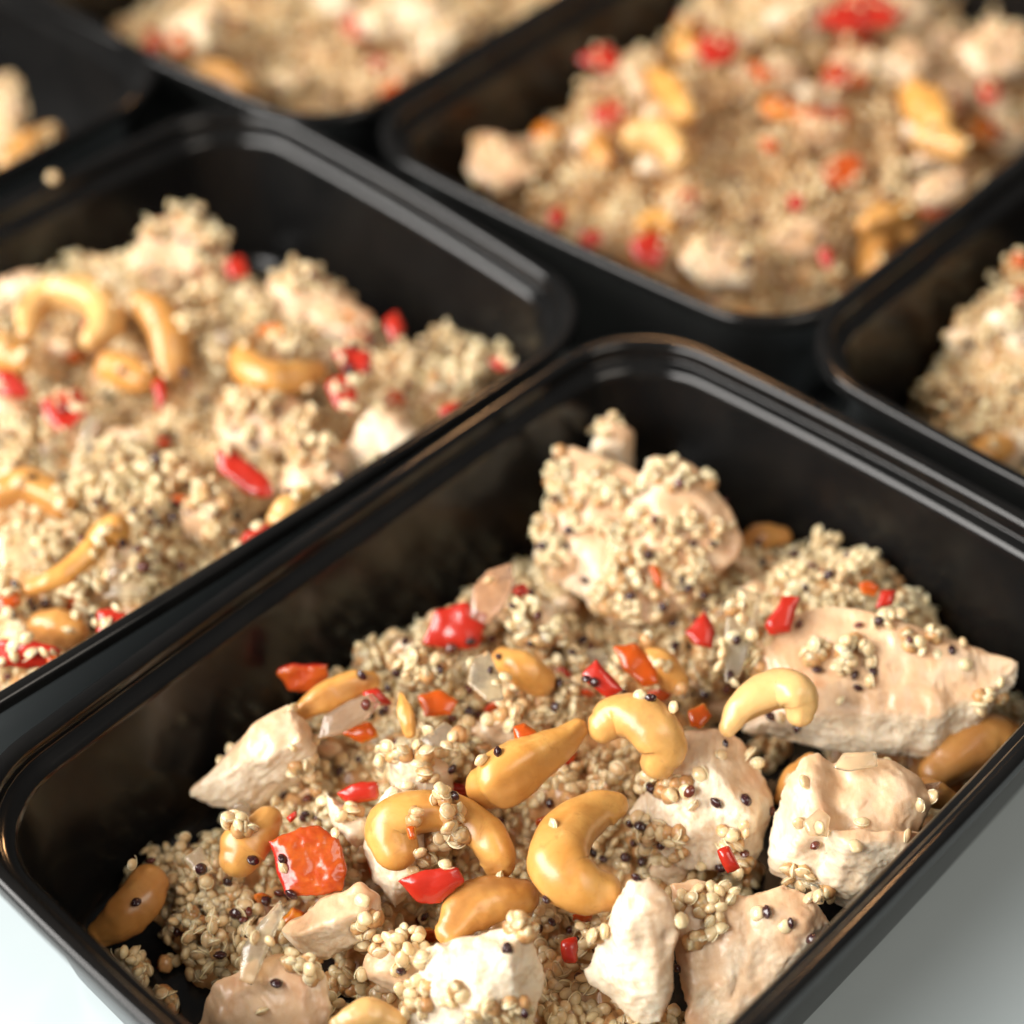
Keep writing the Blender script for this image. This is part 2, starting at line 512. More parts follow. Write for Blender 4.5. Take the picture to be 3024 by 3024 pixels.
def chicken(tray, label, hulls, z0, z1, skin=(0, 0.2, 1), thick=14, ridge=(), voxel=0.52, rough=1.0, fibre=None, bulge=3.0, short=None, amount=0.0):
    if not isinstance(hulls[0][0], (tuple, list)): hulls = [hulls]
    P = [outline_hull(tray, h, z0, z1, thick, ridge if i == 0 else (), bulge) for i, h in enumerate(hulls)]
    v, n, f = remesh(P, voxel, 10 if voxel > 0.6 else 16)
    seed = rng.uniform(0, 50, 3)
    sd = np.array(skin, float); sd /= np.linalg.norm(sd)
    dirn = n @ sd
    sk = sstep(-0.25, 0.85, dirn + 0.45 * noise(v * 0.13 + seed) + 0.25 * noise(v * 0.4 + seed) + amount)
    fb = np.array(fibre if fibre else rng.normal(size=3)); fb /= np.linalg.norm(fb)
    q = v - 0.86 * (v @ fb)[:, None] * fb
    d = 1.3 * fbm(v * 0.10 + seed, 2) + 0.25 * fbm(v * 0.33 + seed, 2) * (1.15 - sk * 0.5)
    rip = np.abs(noise(q * 0.75 + seed)) - 0.25
    d = d + 0.35 * rip * (1 - 0.8 * sk) * rough + 0.05 * noise(v * 1.3 + seed) * (1 - 0.6 * sk) * rough + (0.24 * noise((v - 0.93 * (v @ fb)[:, None] * fb) * 0.9 + seed) + 0.12 * noise((v - 0.90 * (v @ fb)[:, None] * fb) * 1.9 + seed)) * (1 - 0.6 * sk)
    d = d + 0.08 * (1 - sk) * (0.5 - 2.0 * np.abs(noise(v * 0.55 + seed + 31))) * rough
    torn = sstep(0.15, 0.55, noise(v * 0.22 + seed + 9))
    d = d - 0.7 * torn * (0.4 + 0.6 * (1 - sk)) * np.abs(noise(q * 0.45 + seed + 5)) * 2.0 * rough
    v = v + n * d[:, None]
    v = clamp_in(tray, v, 0.3)
    return finish('chicken_chunk', v, f, CHICKEN, {'skin': sk}, label, 'chicken', 'chicken chunks in the ' + tray.key, tray, 'chicken', short)

def cashew(tray, label, line, rad, z, shade=0.0, pale=0.0, flat=0.86, groove=0.17, gdir=None, n=40, m=28, short=None, name='cashew'):
    """line: centre line on the photo, rad: radii there in its pixels, z: height(s) in mm"""
    k = len(line)
    zs = [z] * k if not isinstance(z, (tuple, list)) else (list(np.interp(np.linspace(0, 1, k), np.linspace(0, 1, len(z)), z)))
    c = np.array([at(p[0], p[1], zz) for p, zz in zip(line, zs)])
    mmpx = np.array([np.linalg.norm(q - CAM_C) for q in c]) * KD / F_PX
    r = np.array(rad, float) * mmpx * (1.0 if tray is T1 else 1.15)
    # smooth resampling (Catmull-Rom)
    tt = np.linspace(0, k - 1, n)
    def cr(a):
        a = np.asarray(a, float); ap = np.concatenate([[2 * a[0] - a[1]], a, [2 * a[-1] - a[-2]]])
        i = np.minimum(tt.astype(int), k - 2); u = tt - i
        p0, p1, p2, p3 = ap[i], ap[i + 1], ap[i + 2], ap[i + 3]
        if a.ndim > 1: u = u[:, None]
        return 0.5 * (2 * p1 + (p2 - p0) * u + (2 * p0 - 5 * p1 + 4 * p2 - p3) * u ** 2 + (3 * p1 - p0 - 3 * p2 + p3) * u ** 3)
    C, Rr = cr(c), np.maximum(cr(r), 0.4)
    # rounded ends: rings added beyond both ends
    t0 = C[0] - C[1]; t0 /= np.linalg.norm(t0); t1 = C[-1] - C[-2]; t1 /= np.linalg.norm(t1)
    ang = np.radians([20, 40, 58, 74, 86])
    e0 = [(C[0] + t0 * Rr[0] * 0.9 * math.sin(a), Rr[0] * math.cos(a)) for a in ang][::-1]
    e1 = [(C[-1] + t1 * Rr[-1] * 0.9 * math.sin(a), Rr[-1] * math.cos(a)) for a in ang]
    C = np.array([p for p, _ in e0] + list(C) + [p for p, _ in e1]); Rr = np.array([x for _, x in e0] + list(Rr) + [x for _, x in e1])
    T = np.gradient(C, axis=0); T /= np.linalg.norm(T, axis=1)[:, None]
    mid = C.mean(0)
    ends = (C[0] + C[-1]) / 2
    inner = ends - C[len(C) // 2]
    if gdir: inner = np.array(gdir, float) * 5
    vd = mid - CAM_C; vd /= np.linalg.norm(vd)
    V, S = [], []
    N = len(C)
    for i in range(N):
        u = -vd - T[i] * (-vd @ T[i]); u /= np.linalg.norm(u)
        w = np.cross(T[i], u)
        for j in range(m):
            a = 2 * math.pi * j / m
            dirv = u * math.cos(a) * flat + w * math.sin(a)
            # crease along the inner side
            g = 0.0
            iw = inner - T[i] * (inner @ T[i]); L = np.linalg.norm(iw)
            if L > 0.5:
                ca = (dirv / np.linalg.norm(dirv)) @ (iw / L)
                g = groove * math.exp(-((1 - ca) / 0.22) ** 2)
            V.append(C[i] + dirv * Rr[i] * (1 - g)); S.append(g / max(groove, 1e-6))
    V = np.array(V)
    F = [(i * m + j, i * m + (j + 1) % m, (i + 1) * m + (j + 1) % m, (i + 1) * m + j) for i in range(N - 1) for j in range(m)]
    seed = rng.uniform(0, 50, 3)
    nn = V - np.repeat(C, m, 0); nn /= np.linalg.norm(nn, axis=1)[:, None] + 1e-9
    V = V + nn * (0.55 * noise(V * 0.13 + seed) + 0.16 * noise(V * 0.5 + seed))[:, None]
    al = np.tile(np.arange(m) * 2 * math.pi / m, N); sl = np.repeat(np.arange(N), m)
    V = V + nn * (0.22 * noise(np.stack([np.cos(al) * 2.2, np.sin(al) * 2.2, sl * 0.07], 1) + seed))[:, None]
    V = clamp_in(tray, V, 0.4)
    V = np.concatenate([V, [V[:m].mean(0)], [V[-m:].mean(0)]])
    F = np.array(F)
    quads = list(map(tuple, F))
    b0, b1 = len(V) - 2, len(V) - 1
    tris0 = [(b0, (j + 1) % m, j, j) for j in range(m)]
    tris = np.array([(a, b, c_) for a, b, c_, d in quads] + [(a, c_, d) for a, b, c_, d in quads] +
                    [(b0, (j + 1) % m, j) for j in range(m)] + [(b1, (N - 1) * m + j, (N - 1) * m + (j + 1) % m) for j in range(m)])
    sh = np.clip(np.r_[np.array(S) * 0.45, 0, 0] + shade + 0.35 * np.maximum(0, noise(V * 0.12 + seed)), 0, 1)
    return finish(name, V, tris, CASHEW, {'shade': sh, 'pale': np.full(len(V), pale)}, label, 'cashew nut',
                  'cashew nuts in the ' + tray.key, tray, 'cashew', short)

def pepper(tray, label, outline, z0, z1, mat=None, thick=4.5, skin=(-0.3, -0.4, 0.8), voxel=0.5, short=None, name='pepper_piece', cat='pepper piece', bulge=0.8, amount=0.0):
    P = outline_hull(tray, outline, z0, z1, thick, (), bulge, 0.85)
    v, n, f = remesh([P], voxel, 5)
    seed = rng.uniform(0, 50, 3)
    sd = np.array(skin, float); sd /= np.linalg.norm(sd)
    sk = sstep(0.35, 0.6, n @ sd + 0.12 * noise(v * 0.4 + seed) + amount)
    d = 0.55 * noise(v * 0.22 + seed) + 0.2 * noise(v * 0.8 + seed) * (1.2 - sk)
    v = v + n * d[:, None]
    mat = mat or RED
    return finish(name, clamp_in(tray, v, 0.3), f, mat, {'skin': sk}, label, cat, 'pepper pieces in the ' + tray.key, tray, 'pepper', short)

def onion(tray, label, outline, z0, z1, thick=1.4, pink=0.0, voxel=0.45, short=None):
    P = outline_hull(tray, outline, z0, z1, thick, (), 0.5, 0.95)
    v, n, f = remesh([P], voxel, 2)
    seed = rng.uniform(0, 50, 3)
    c = v.mean(0); vd = c - CAM_C; vd /= np.linalg.norm(vd)
    off = 0.7 * noise(v * 0.14 + seed) + 0.12 * noise(v * 0.9 + seed)
    v = v + vd * off[:, None]
    return finish('onion_piece', clamp_in(tray, v, 0.3), f, ONION, {'pink': np.full(len(v), pink)}, label, 'onion piece',
                  'onion pieces in the ' + tray.key, tray, 'onion', short)

# ------------------------------------------------------------------ heaps: the quinoa under the pieces
def inside_poly(p, poly):
    x, y = p[:, 0], p[:, 1]
    ins = np.zeros(len(p), bool)
    d = np.full(len(p), 1e9)
    for i in range(len(poly)):
        a, b = poly[i], poly[(i + 1) % len(poly)]
        c = ((a[1] > y) != (b[1] > y)) & (x < (b[0] - a[0]) * (y - a[1]) / (b[1] - a[1] + 1e-12) + a[0])
        ins ^= c
        ab = b - a
        t = np.clip(((p - a) @ ab) / (ab @ ab + 1e-12), 0, 1)
        d = np.minimum(d, np.linalg.norm(p - a - t[:, None] * ab, axis=1))
    return ins, d
def heap(tray, rim_pts, mid_pts, step=1.3, slope=1.5, rough=1.6, local=False, drop=0.0):
    if local:
        ring = np.array([[*(tray.c + p[0] * tray.A + p[1] * tray.B), p[2]] for p in rim_pts], float)
        mid = np.array([[*(tray.c + p[0] * tray.A + p[1] * tray.B), p[2]] for p in mid_pts], float)
    else:
        ring = np.array([at(*p) for p in rim_pts]); mid = np.array([at(*p) for p in mid_pts])
    mid[:, 2] -= drop
    ctrl = np.concatenate([ring, mid])
    nx, ny = int(2 * HL / step), int(2 * HW / step)
    gx, gy = np.meshgrid(np.linspace(-HL + 8, HL - 8, nx), np.linspace(-HW + 8, HW - 8, ny), indexing='ij')
    P = tray.c + gx.reshape(-1, 1) * tray.A + gy.reshape(-1, 1) * tray.B
    d2 = ((P[:, None] - ctrl[None, :, :2]) ** 2).sum(2) + 6.0
    w = d2 ** -2.0
    h = (w * ctrl[None, :, 2]).sum(1) / w.sum(1)
    ins, dist = inside_poly(P, ring[:, :2])
    h = np.where(ins, h, h - dist * slope)
    p3 = np.c_[P, np.zeros(len(P))]
    seed = rng.uniform(0, 50, 3)
    h = h + rough * (1.6 * noise(p3 * 0.07 + seed) + 1.2 * noise(p3 * 0.15 + seed) + 0.4 * noise(p3 * 0.5 + seed))
    # the wall is sloped: do not let the heap reach through it
    l = np.stack([gx.ravel(), gy.ravel()], 1)
    edge = np.minimum(HL - np.abs(l[:, 0]), HW - np.abs(l[:, 1])) - 0.8
    hmin = np.interp(edge, INS_Z[::-1, 1], INS_Z[::-1, 0])
    h = np.maximum(h, 0.7)
    ok = (h > 1.7) & (h > hmin)
    idx = np.arange(nx * ny).reshape(nx, ny)
    q = np.stack([idx[:-1, :-1], idx[1:, :-1], idx[1:, 1:], idx[:-1, 1:]], -1).reshape(-1, 4)
    q = q[ok[q].any(1)]
    V = clamp_in(tray, np.c_[P, np.maximum(h, 1.75)], 0.5)
    V[:, 2] = np.where(h < 1.9, np.maximum(h, 0.7), V[:, 2])
    used = np.unique(q); mp = -np.ones(len(V), int); mp[used] = np.arange(len(used))
    return V[used], mp[q]

# ------------------------------------------------------------------ food in the nearest tray
C = chicken
C(T1, 'tan-topped chicken wedge with a pointed white tip, by the bare wall of the nearest tray',
  [(357, 1496, 19), (400, 1532, 14), (455, 1530, 12), (530, 1505, 13), (595, 1440, 22), (590, 1375, 30), (545, 1322, 35), (500, 1345, 34), (450, 1395, 30)],
  14, 34, skin=(0.1, 0.5, 0.75), ridge=[(430, 1455, 26), (520, 1420, 31), (570, 1400, 33), (480, 1505, 17)], thick=11, short='the pointed white chicken wedge')
C(T1, 'short blocky peach chicken strip lying below the large red pepper square',
  [(522, 1757), (540, 1735), (632, 1685), (680, 1665), (712, 1688), (722, 1742), (690, 1778), (622, 1806), (565, 1806)], 15, 27,
  skin=(-0.2, 0.3, 1), thick=11, amount=0.2, ridge=[(560, 1765, 23), (700, 1715, 27), (640, 1735, 26)], short='the blocky peach chicken strip')
C(T1, 'broad tan slab of chicken cut by the bottom edge, left of the bright white chunk',
  [(362, 1940), (398, 1855), (470, 1815), (560, 1800), (612, 1838), (622, 1895), (617, 1965), (480, 1990), (400, 1985)], 10, 22,
  skin=(-0.6, -0.2, 1), thick=12, amount=0.1, short='the broad tan chicken slab')
C(T1, 'pale upright chicken chunk behind the cashew capped with quinoa',
  [[(735, 1425), (772, 1418), (850, 1450), (862, 1500), (820, 1560), (745, 1500)],
   [(690, 1600), (705, 1520), (740, 1470), (800, 1500), (830, 1600), (770, 1700), (745, 1722), (700, 1668)]], 14, 33,
  skin=(0.6, 0.5, 0.5), thick=12, amount=-0.25, short='the pale upright chicken chunk')
C(T1, 'small pinkish chicken lump between the blocky strip and the bright white chunk',
  [(690, 1800), (735, 1752), (790, 1765), (812, 1810), (800, 1860), (775, 1885), (722, 1872), (682, 1842)], 12, 22,
  skin=(-0.2, 0, 1), thick=10, short='the small pinkish chicken lump')
C(T1, 'bright white rough chicken chunk at the bottom centre of the photo',
  [(800, 1795), (862, 1768), (930, 1755), (1000, 1738), (1022, 1785), (1028, 1850), (1012, 1930), (960, 1990), (790, 1995), (765, 1925), (812, 1850)], 12, 33,
  skin=(0.7, 0.7, 0.3), thick=14, amount=-0.45, ridge=[(830, 1840, 30), (960, 1800, 34), (900, 1900, 28), (985, 1880, 27)], rough=1.2, short='the bright white chicken chunk')
C(T1, 'white chicken slice standing on edge with a peach rim, right of the bright white chunk',
  [(1102, 1832, 20), (1140, 1795, 24), (1165, 1705, 33), (1185, 1660, 37), (1228, 1655, 37), (1264, 1692, 34), (1280, 1760, 29), (1272, 1860, 21), (1250, 1930, 15), (1222, 1938, 14), (1160, 1890, 16), (1108, 1852, 18)],
  14, 36, skin=(0.95, 0.15, 0.25), thick=9, amount=0.0, ridge=[(1225, 1700, 36), (1235, 1850, 24), (1180, 1760, 31), (1150, 1840, 23)], rough=0.8, short='the white chicken slice on edge')
C(T1, 'large peach chicken chunk with a torn white end against the right rim',
  [[(1262, 1665), (1310, 1652), (1362, 1682), (1420, 1700), (1440, 1800), (1380, 1930), (1290, 1945), (1278, 1800)],
   [(1400, 1700), (1480, 1660), (1535, 1688), (1572, 1742), (1500, 1835), (1440, 1935), (1350, 1940)]], 8, 28,
  skin=(-0.35, 0.25, 1), thick=14, amount=0.05, rough=1.4, short='the large peach chicken chunk')
C(T1, 'two-lobed chicken chunk with a smooth white pillow, against the right rim',
  [[(1452, 1590), (1470, 1510), (1520, 1432), (1545, 1420), (1610, 1460), (1640, 1560), (1640, 1680), (1600, 1716), (1500, 1682), (1454, 1642)],
   [(1580, 1428, 33), (1690, 1430, 34), (1740, 1462, 32), (1762, 1500, 30), (1735, 1570, 25), (1690, 1605, 24), (1610, 1620, 25), (1575, 1520, 31)],
   [(1560, 1560), (1680, 1560), (1790, 1590), (1730, 1690), (1620, 1720), (1540, 1690)]], 12, 34,
  skin=(0.3, 0.1, 0.8), thick=15, amount=-0.05, ridge=[(1530, 1480, 35), (1560, 1560, 31), (1500, 1600, 27)], rough=1.1, short='the two-lobed chicken chunk')
C(T1, 'rounded chicken chunk with a browned peach crown, right of the large curled cashew',
  [(1282, 1375), (1332, 1368), (1400, 1390), (1432, 1432), (1456, 1500), (1450, 1600), (1402, 1650), (1290, 1640), (1200, 1592), (1178, 1532), (1222, 1460)], 12, 30,
  skin=(0.3, 0.7, 0.6), thick=14, ridge=[(1350, 1450, 31), (1410, 1540, 26), (1300, 1560, 24), (1250, 1510, 25)], amount=-0.12, rough=1.1, short='the browned peach chicken chunk')
C(T1, 'large flat-topped peach chicken slab with torn white side, back right of the nearest tray',
  [(1400, 1380, 18), (1436, 1300, 26), (1432, 1190, 33), (1500, 1150, 36), (1572, 1135, 38), (1640, 1150, 38), (1725, 1205, 37), (1812, 1222, 36), (1930, 1245, 33), (1916, 1285, 29), (1838, 1375, 20), (1745, 1436, 15), (1628, 1420, 15), (1500, 1402, 16)],
  14, 38, skin=(0.0, 0.35, 0.9), thick=10, ridge=[(1450, 1360, 23), (1537, 1352, 27), (1663, 1340, 28), (1771, 1350, 27), (1850, 1310, 29)], rough=1.25, amount=0.1, short='the flat-topped chicken slab')
C(T1, 'tall ragged chicken chunk with a knobbly spur, topmost in the nearest tray',
  [[(1066, 1100, 22), (1002, 1050, 25), (1022, 992, 28), (1048, 912, 35), (1055, 842, 40), (1080, 840, 41), (1190, 880, 40), (1260, 940, 36), (1300, 1050, 28), (1240, 1180, 22), (1150, 1180, 22)],
   [(1110, 880), (1120, 830), (1150, 800), (1190, 812), (1205, 868), (1190, 920), (1140, 930)],
   [(1120, 828), (1122, 790), (1150, 783), (1172, 800), (1165, 838)],
   [(1190, 950), (1222, 862), (1288, 862), (1335, 897), (1378, 958), (1402, 1015), (1395, 1052), (1345, 1092), (1298, 1150), (1230, 1180), (1180, 1080)]], 20, 44,
  skin=(0.5, -0.1, 0.85), thick=11, rough=1.5, amount=0.05, short='the tall ragged chicken chunk')
C(T1, 'small cream chicken scrap beside the dark red pepper, below the tall ragged chunk',
  [(962, 1152), (1000, 1128), (1042, 1142), (1072, 1188), (1042, 1222), (985, 1212)], 24, 32, skin=(0, -1, 0.3), thick=8, amount=-0.2, voxel=0.6, short='the small cream chicken scrap')
C(T1, 'thin pale chicken shred between the red pepper square and the quinoa-capped cashew',
  [(610, 1490), (660, 1520), (700, 1545), (698, 1590), (670, 1600), (625, 1560)], 20, 25, skin=(0, 0, -1), thick=7, amount=-0.1, voxel=0.6, short='the thin pale chicken shred')

N_ = cashew
N_(T1, 'large smooth cashew curled like a C at the centre of the nearest tray',
   [(1162, 1520), (1125, 1532), (1080, 1566), (1058, 1616), (1068, 1655), (1105, 1676), (1140, 1680)], [27, 42, 55, 60, 58, 50, 38], [31, 33, 30], shade=0.16, short='the large C-shaped cashew')
N_(T1, 'long tapering cashew with a creased side, upper left of the large curled cashew',
   [(1090, 1374), (1062, 1398), (1022, 1424), (978, 1452), (938, 1478), (918, 1488)], [20, 30, 44, 56, 56, 42], [38, 36, 33], groove=0.22, gdir=(0.55, -0.75, 0.35), shade=0.03, short='the long tapering cashew')
N_(T1, 'plump glossy cashew arched over the browned chicken, right of the tapering one',
   [(1136, 1372), (1160, 1356), (1200, 1358), (1232, 1382), (1248, 1412), (1240, 1438)], [32, 44, 52, 54, 48, 36], [37, 39, 33], pale=0.12, short='the plump arched cashew')
N_(T1, 'slim hooked cashew half resting on the flat-topped chicken slab',
   [(1374, 1374), (1398, 1342), (1436, 1314), (1474, 1302), (1500, 1310), (1508, 1328), (1508, 1346)], [19, 30, 38, 41, 40, 36, 28], [34, 38, 40, 37], pale=0.45, short='the slim hooked cashew')
N_(T1, 'broad cashew capped with quinoa, left of the large curled cashew',
   [(746, 1604), (740, 1568), (768, 1542), (815, 1535), (868, 1546), (912, 1576), (936, 1612), (944, 1634)], [44, 52, 50, 44, 42, 42, 38, 28], [28, 32, 30, 25], shade=0.1, short='the quinoa-capped cashew')
N_(T1, 'half-buried cashew under the bright red pepper, above the white chunk',
   [(850, 1758), (880, 1718), (930, 1696), (985, 1690)], [30, 46, 46, 36], [24, 25, 22], shade=0.18, gdir=(0.3, 0.5, 0.8), groove=0.10, short='the half-buried cashew')
N_(T1, 'round orange end of a cashew left of the red pepper square',
   [(448, 1622), (462, 1596), (490, 1570), (508, 1545)], [36, 46, 36, 26], [22, 24, 25], shade=0.22, short='the round orange cashew end')
N_(T1, 'shaded brown cashew on the tray floor nearest the left corner',
   [(190, 1762), (228, 1735), (262, 1700), (280, 1664)], [27, 42, 44, 36], [8, 12, 14], shade=0.62, short='the dull brown cashew by the left corner')  # darkened in its colour for the shade of the tray wall
N_(T1, 'straight ridged cashew half above the white chicken wedge',
   [(572, 1338), (612, 1315), (655, 1296), (700, 1285)], [18, 28, 28, 20], [30, 32, 32], shade=0.12, groove=0.2, gdir=(0.2, -0.8, 0.6), short='the straight ridged cashew')
N_(T1, 'half-hidden cashew beneath quinoa near the top of the heap, below the cream scrap',
   [(950, 1246), (985, 1262), (1022, 1286)], [26, 36, 30], [30, 31, 28], shade=0.15, short='the half-hidden cashew')
N_(T1, 'orange back of a cashew behind the tall ragged chicken chunk',
   [(1408, 1034), (1436, 1016), (1474, 1014)], [20, 27, 22], [20, 21, 20], shade=0.45, short='the orange cashew behind the tall chunk')
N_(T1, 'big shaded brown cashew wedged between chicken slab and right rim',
   [(1770, 1462), (1812, 1424), (1862, 1402), (1905, 1410)], [38, 56, 58, 44], [13, 15, 14], shade=0.62, short='the shaded brown cashew by the rim')  # shade beside the chicken is mixed into the nut's brown
N_(T1, 'pale split cashew cut by the bottom edge, between tan slab and white chunk',
   [(640, 1935), (690, 1915), (745, 1930)], [22, 32, 24], [20, 21, 19], pale=0.35, short='the pale split cashew')
N_(T1, 'sliver of cashew standing upright beside the translucent onion slices',
   [(757, 1312), (765, 1345), (772, 1384)], [7, 15, 11], [36, 35, 32], flat=0.6, short='the upright cashew sliver')
N_(T1, 'brown edge of a cashew showing behind the two-lobed chicken chunk',
   [(1476, 1506), (1492, 1470), (1530, 1436)], [16, 20, 18], [18, 22, 24], shade=0.4, short='the cashew edge behind the two-lobed chunk')
N_(T1, 'brown cashew end between the two-lobed chicken chunk and the right rim',
   [(1742, 1492), (1765, 1500), (1792, 1512)], [24, 27, 22], [22, 22, 21], shade=0.5, short='the cashew end by the rim')
N_(T1, 'tan cashew back under the orange pepper wedge, behind the plump arched cashew',
   [(1200, 1240), (1240, 1255), (1275, 1285)], [24, 32, 26], [30, 31, 28], shade=0.3, short='the tan cashew back')

R_ = pepper
R_(T1, 'large square of red pepper with orange flesh, a dark seed stuck on it',
   [(505, 1587), (560, 1563), (602, 1555), (640, 1582), (655, 1642), (650, 1682), (592, 1692), (537, 1690)], 22, 30, skin=(-0.95, -0.3, 0.1), thick=8, short='the large red pepper square', amount=0.05)
R_(T1, 'dark red pepper scrap with orange underside, left of the straight ridged cashew',
   [(520, 1266), (550, 1253), (622, 1250), (622, 1278), (592, 1306), (542, 1302)], 26, 32, skin=(0, 0.6, 0.7), short='the dark red pepper scrap')
R_(T1, 'rounded red pepper strip speckled with quinoa, below the pink onion slice',
   [(795, 1214), (820, 1152), (880, 1135), (922, 1160), (905, 1222), (850, 1228)], 26, 34, amount=0.3, short='the speckled red pepper strip')
R_(T1, 'small red and orange pepper piece above the pale upright chicken',
   [(630, 1497), (660, 1477), (715, 1474), (716, 1507), (662, 1518)], 25, 29, short='the small red and orange pepper piece')
R_(T1, 'bright scarlet pepper piece on the half-buried cashew',
   [(745, 1662), (800, 1640), (866, 1634), (882, 1662), (832, 1706), (790, 1706)], 27, 33, amount=0.5, thick=5, short='the bright scarlet pepper')
R_(T1, 'pointed red pepper shard standing among quinoa above the tapering cashew',
   [(1095, 1272), (1125, 1238), (1142, 1270), (1178, 1302), (1150, 1322), (1106, 1287)], 35, 41, amount=0.4, short='the pointed red pepper shard')
R_(T1, 'small orange pepper cube above the tapering cashew',
   [(968, 1371), (990, 1364), (1020, 1386), (986, 1414), (970, 1400)], 37, 40, mat=ORANGE, short='the small orange pepper cube')
R_(T1, 'small red pepper chip on the browned chicken beside the right-hand gap',
   [(1350, 1602), (1375, 1594), (1402, 1640), (1372, 1647)], 24, 28, thick=3, amount=0.5, short='the small red pepper chip')
R_(T1, 'red pepper piece at the foot of the tall ragged chicken',
   [(1290, 1192), (1330, 1150), (1352, 1190), (1346, 1226), (1310, 1216)], 28, 33, amount=0.2, short='the red pepper at the foot of the tall chunk')
R_(T1, 'upright red pepper strip with a pale edge on the flat-topped chicken slab',
   [(1440, 1182), (1475, 1120), (1512, 1126), (1492, 1196), (1450, 1199)], 36, 42, amount=0.2, thick=3.5, short='the upright red pepper strip')
R_(T1, 'small red pepper scrap on the right flank of the quinoa mound',
   [(1650, 1150), (1660, 1110), (1694, 1112), (1686, 1142)], 36, 39, amount=0.4, short='the red scrap on the mound')
R_(T1, 'orange-red pepper scrap on the quinoa mound, left of the small red scrap',
   [(1618, 1102), (1640, 1094), (1662, 1106), (1650, 1128), (1628, 1122)], 37, 40, mat=ORANGE, short='the orange-red scrap on the mound')
R_(T1, 'orange-red pepper cube between the plump arched and slim hooked cashews',
   [(1295, 1342), (1328, 1324), (1347, 1350), (1322, 1377), (1300, 1371)], 30, 33, mat=ORANGE, short='the cube between two cashews')
R_(T1, 'red pepper scrap behind the front onion slice',
   [(682, 1306), (712, 1299), (742, 1330), (702, 1332)], 32, 35, amount=0.3, short='the red scrap behind the onion')
R_(T1, 'orange pepper strip under the front onion slice',
   [(636, 1382), (700, 1363), (716, 1390), (682, 1402)], 29, 32, mat=ORANGE, short='the orange strip under the onion')
R_(T1, 'thin red pepper skin curl on the torn end of the large peach chicken',
   [(1510, 1706), (1530, 1714), (1548, 1750), (1532, 1748)], 20, 25, thick=2, amount=0.5, short='the thin red skin curl')
R_(T1, 'tiny orange-red pepper chip left of the large red square',
   [(537, 1542), (560, 1526), (564, 1541), (546, 1556)], 26, 28, thick=2.5, amount=0.5, short='the tiny pepper chip')
R_(T1, 'dark red pepper piece deep in the gap left of the standing chicken slice',
   [(1058, 1775), (1088, 1766), (1090, 1820), (1062, 1815)], 18, 21, amount=0.4, short='the dark red pepper in the gap')
R_(T1, 'small orange streak of pepper stuck on the tall ragged chicken',
   [(1225, 1066), (1243, 1068), (1252, 1110), (1240, 1112)], 31, 34, mat=ORANGE, thick=2.5, short='the orange streak')
R_(T1, 'orange pepper chip on the quinoa-capped cashew',
   [(765, 1560), (786, 1553), (788, 1585), (770, 1588)], 37, 39, mat=ORANGE, thick=2.5, short='the orange chip on the cashew')
R_(T1, 'orange pepper wedge behind the plump arched cashew',
   [(1155, 1218), (1200, 1212), (1236, 1250), (1246, 1292), (1212, 1300), (1172, 1262)], 31, 35, mat=ORANGE, thick=5, short='the orange pepper wedge')
R_(T1, 'dull orange pepper slab beside the upright cashew sliver',
   [(785, 1312), (830, 1300), (868, 1322), (852, 1352), (800, 1352)], 30, 33, mat=ORANGE, thick=4, short='the dull orange slab')
R_(T1, 'red pepper fleck between the pink onion slice and the cream chicken scrap',
   [(962, 1110), (990, 1100), (1000, 1120), (972, 1128)], 32, 34, thick=3, amount=0.4, short='the red fleck by the pink onion')

O_ = onion
O_(T1, 'translucent pinkish onion slice in front of the ridged cashew',
   [(598, 1396), (610, 1350), (660, 1320), (705, 1307), (720, 1326), (692, 1360), (640, 1387)], 33, 38, pink=0.5, short='the front onion slice')
O_(T1, 'pink rounded onion slice leaning at the back of the heap',
   [(885, 1166), (890, 1110), (920, 1075), (966, 1060), (972, 1100), (950, 1150), (920, 1182)], 32, 40, pink=0.8, short='the pink rounded onion slice')
O_(T1, 'greenish-white onion shard left of the half-hidden cashew',
   [(880, 1290), (890, 1245), (922, 1225), (946, 1280), (952, 1322), (920, 1326)], 34, 39, short='the greenish-white onion shard')
O_(T1, 'pale onion chunk buried in quinoa left of the tapering cashew',
   [(790, 1396), (840, 1360), (872, 1385), (852, 1412), (810, 1416)], 34, 37, thick=3, short='the pale buried onion chunk')
O_(T1, 'long yellowish onion strip bent over the tan chicken slab',
   [(450, 1850), (455, 1790), (490, 1740), (530, 1695), (537, 1720), (502, 1780), (476, 1862)], 23, 30, thick=2, short='the long yellowish onion strip')
O_(T1, 'clear onion slice lying on top of the two-lobed chicken chunk',
   [(1570, 1450), (1590, 1420), (1655, 1417), (1657, 1446), (1600, 1457)], 36, 38, short='the clear onion slice')
O_(T1, 'grey translucent onion square on the left lobe of the two-lobed chicken',
   [(1513, 1552), (1545, 1524), (1567, 1540), (1562, 1580), (1525, 1577)], 33, 36, thick=2, short='the grey onion square')
O_(T1, 'pale onion square beside the round orange cashew end',
   [(345, 1620), (380, 1594), (402, 1640), (372, 1657)], 21, 24, thick=3, short='the pale onion square')
O_(T1, 'thin pale onion sliver beside the red skin curl at the right rim',
   [(1525, 1664), (1546, 1664), (1557, 1706), (1540, 1707)], 24, 28, short='the thin pale sliver')
O_(T1, 'pinkish onion flap between the two-lobed chicken and the rim',
   [(1728, 1482), (1778, 1474), (1757, 1512), (1740, 1510)], 26, 29, pink=0.4, short='the pinkish flap by the rim')
O_(T1, 'grey onion scrap between the front onion slice and pale upright chicken',
   [(700, 1442), (718, 1408), (738, 1420), (722, 1462)], 28, 32, thick=2, short='the grey onion scrap')
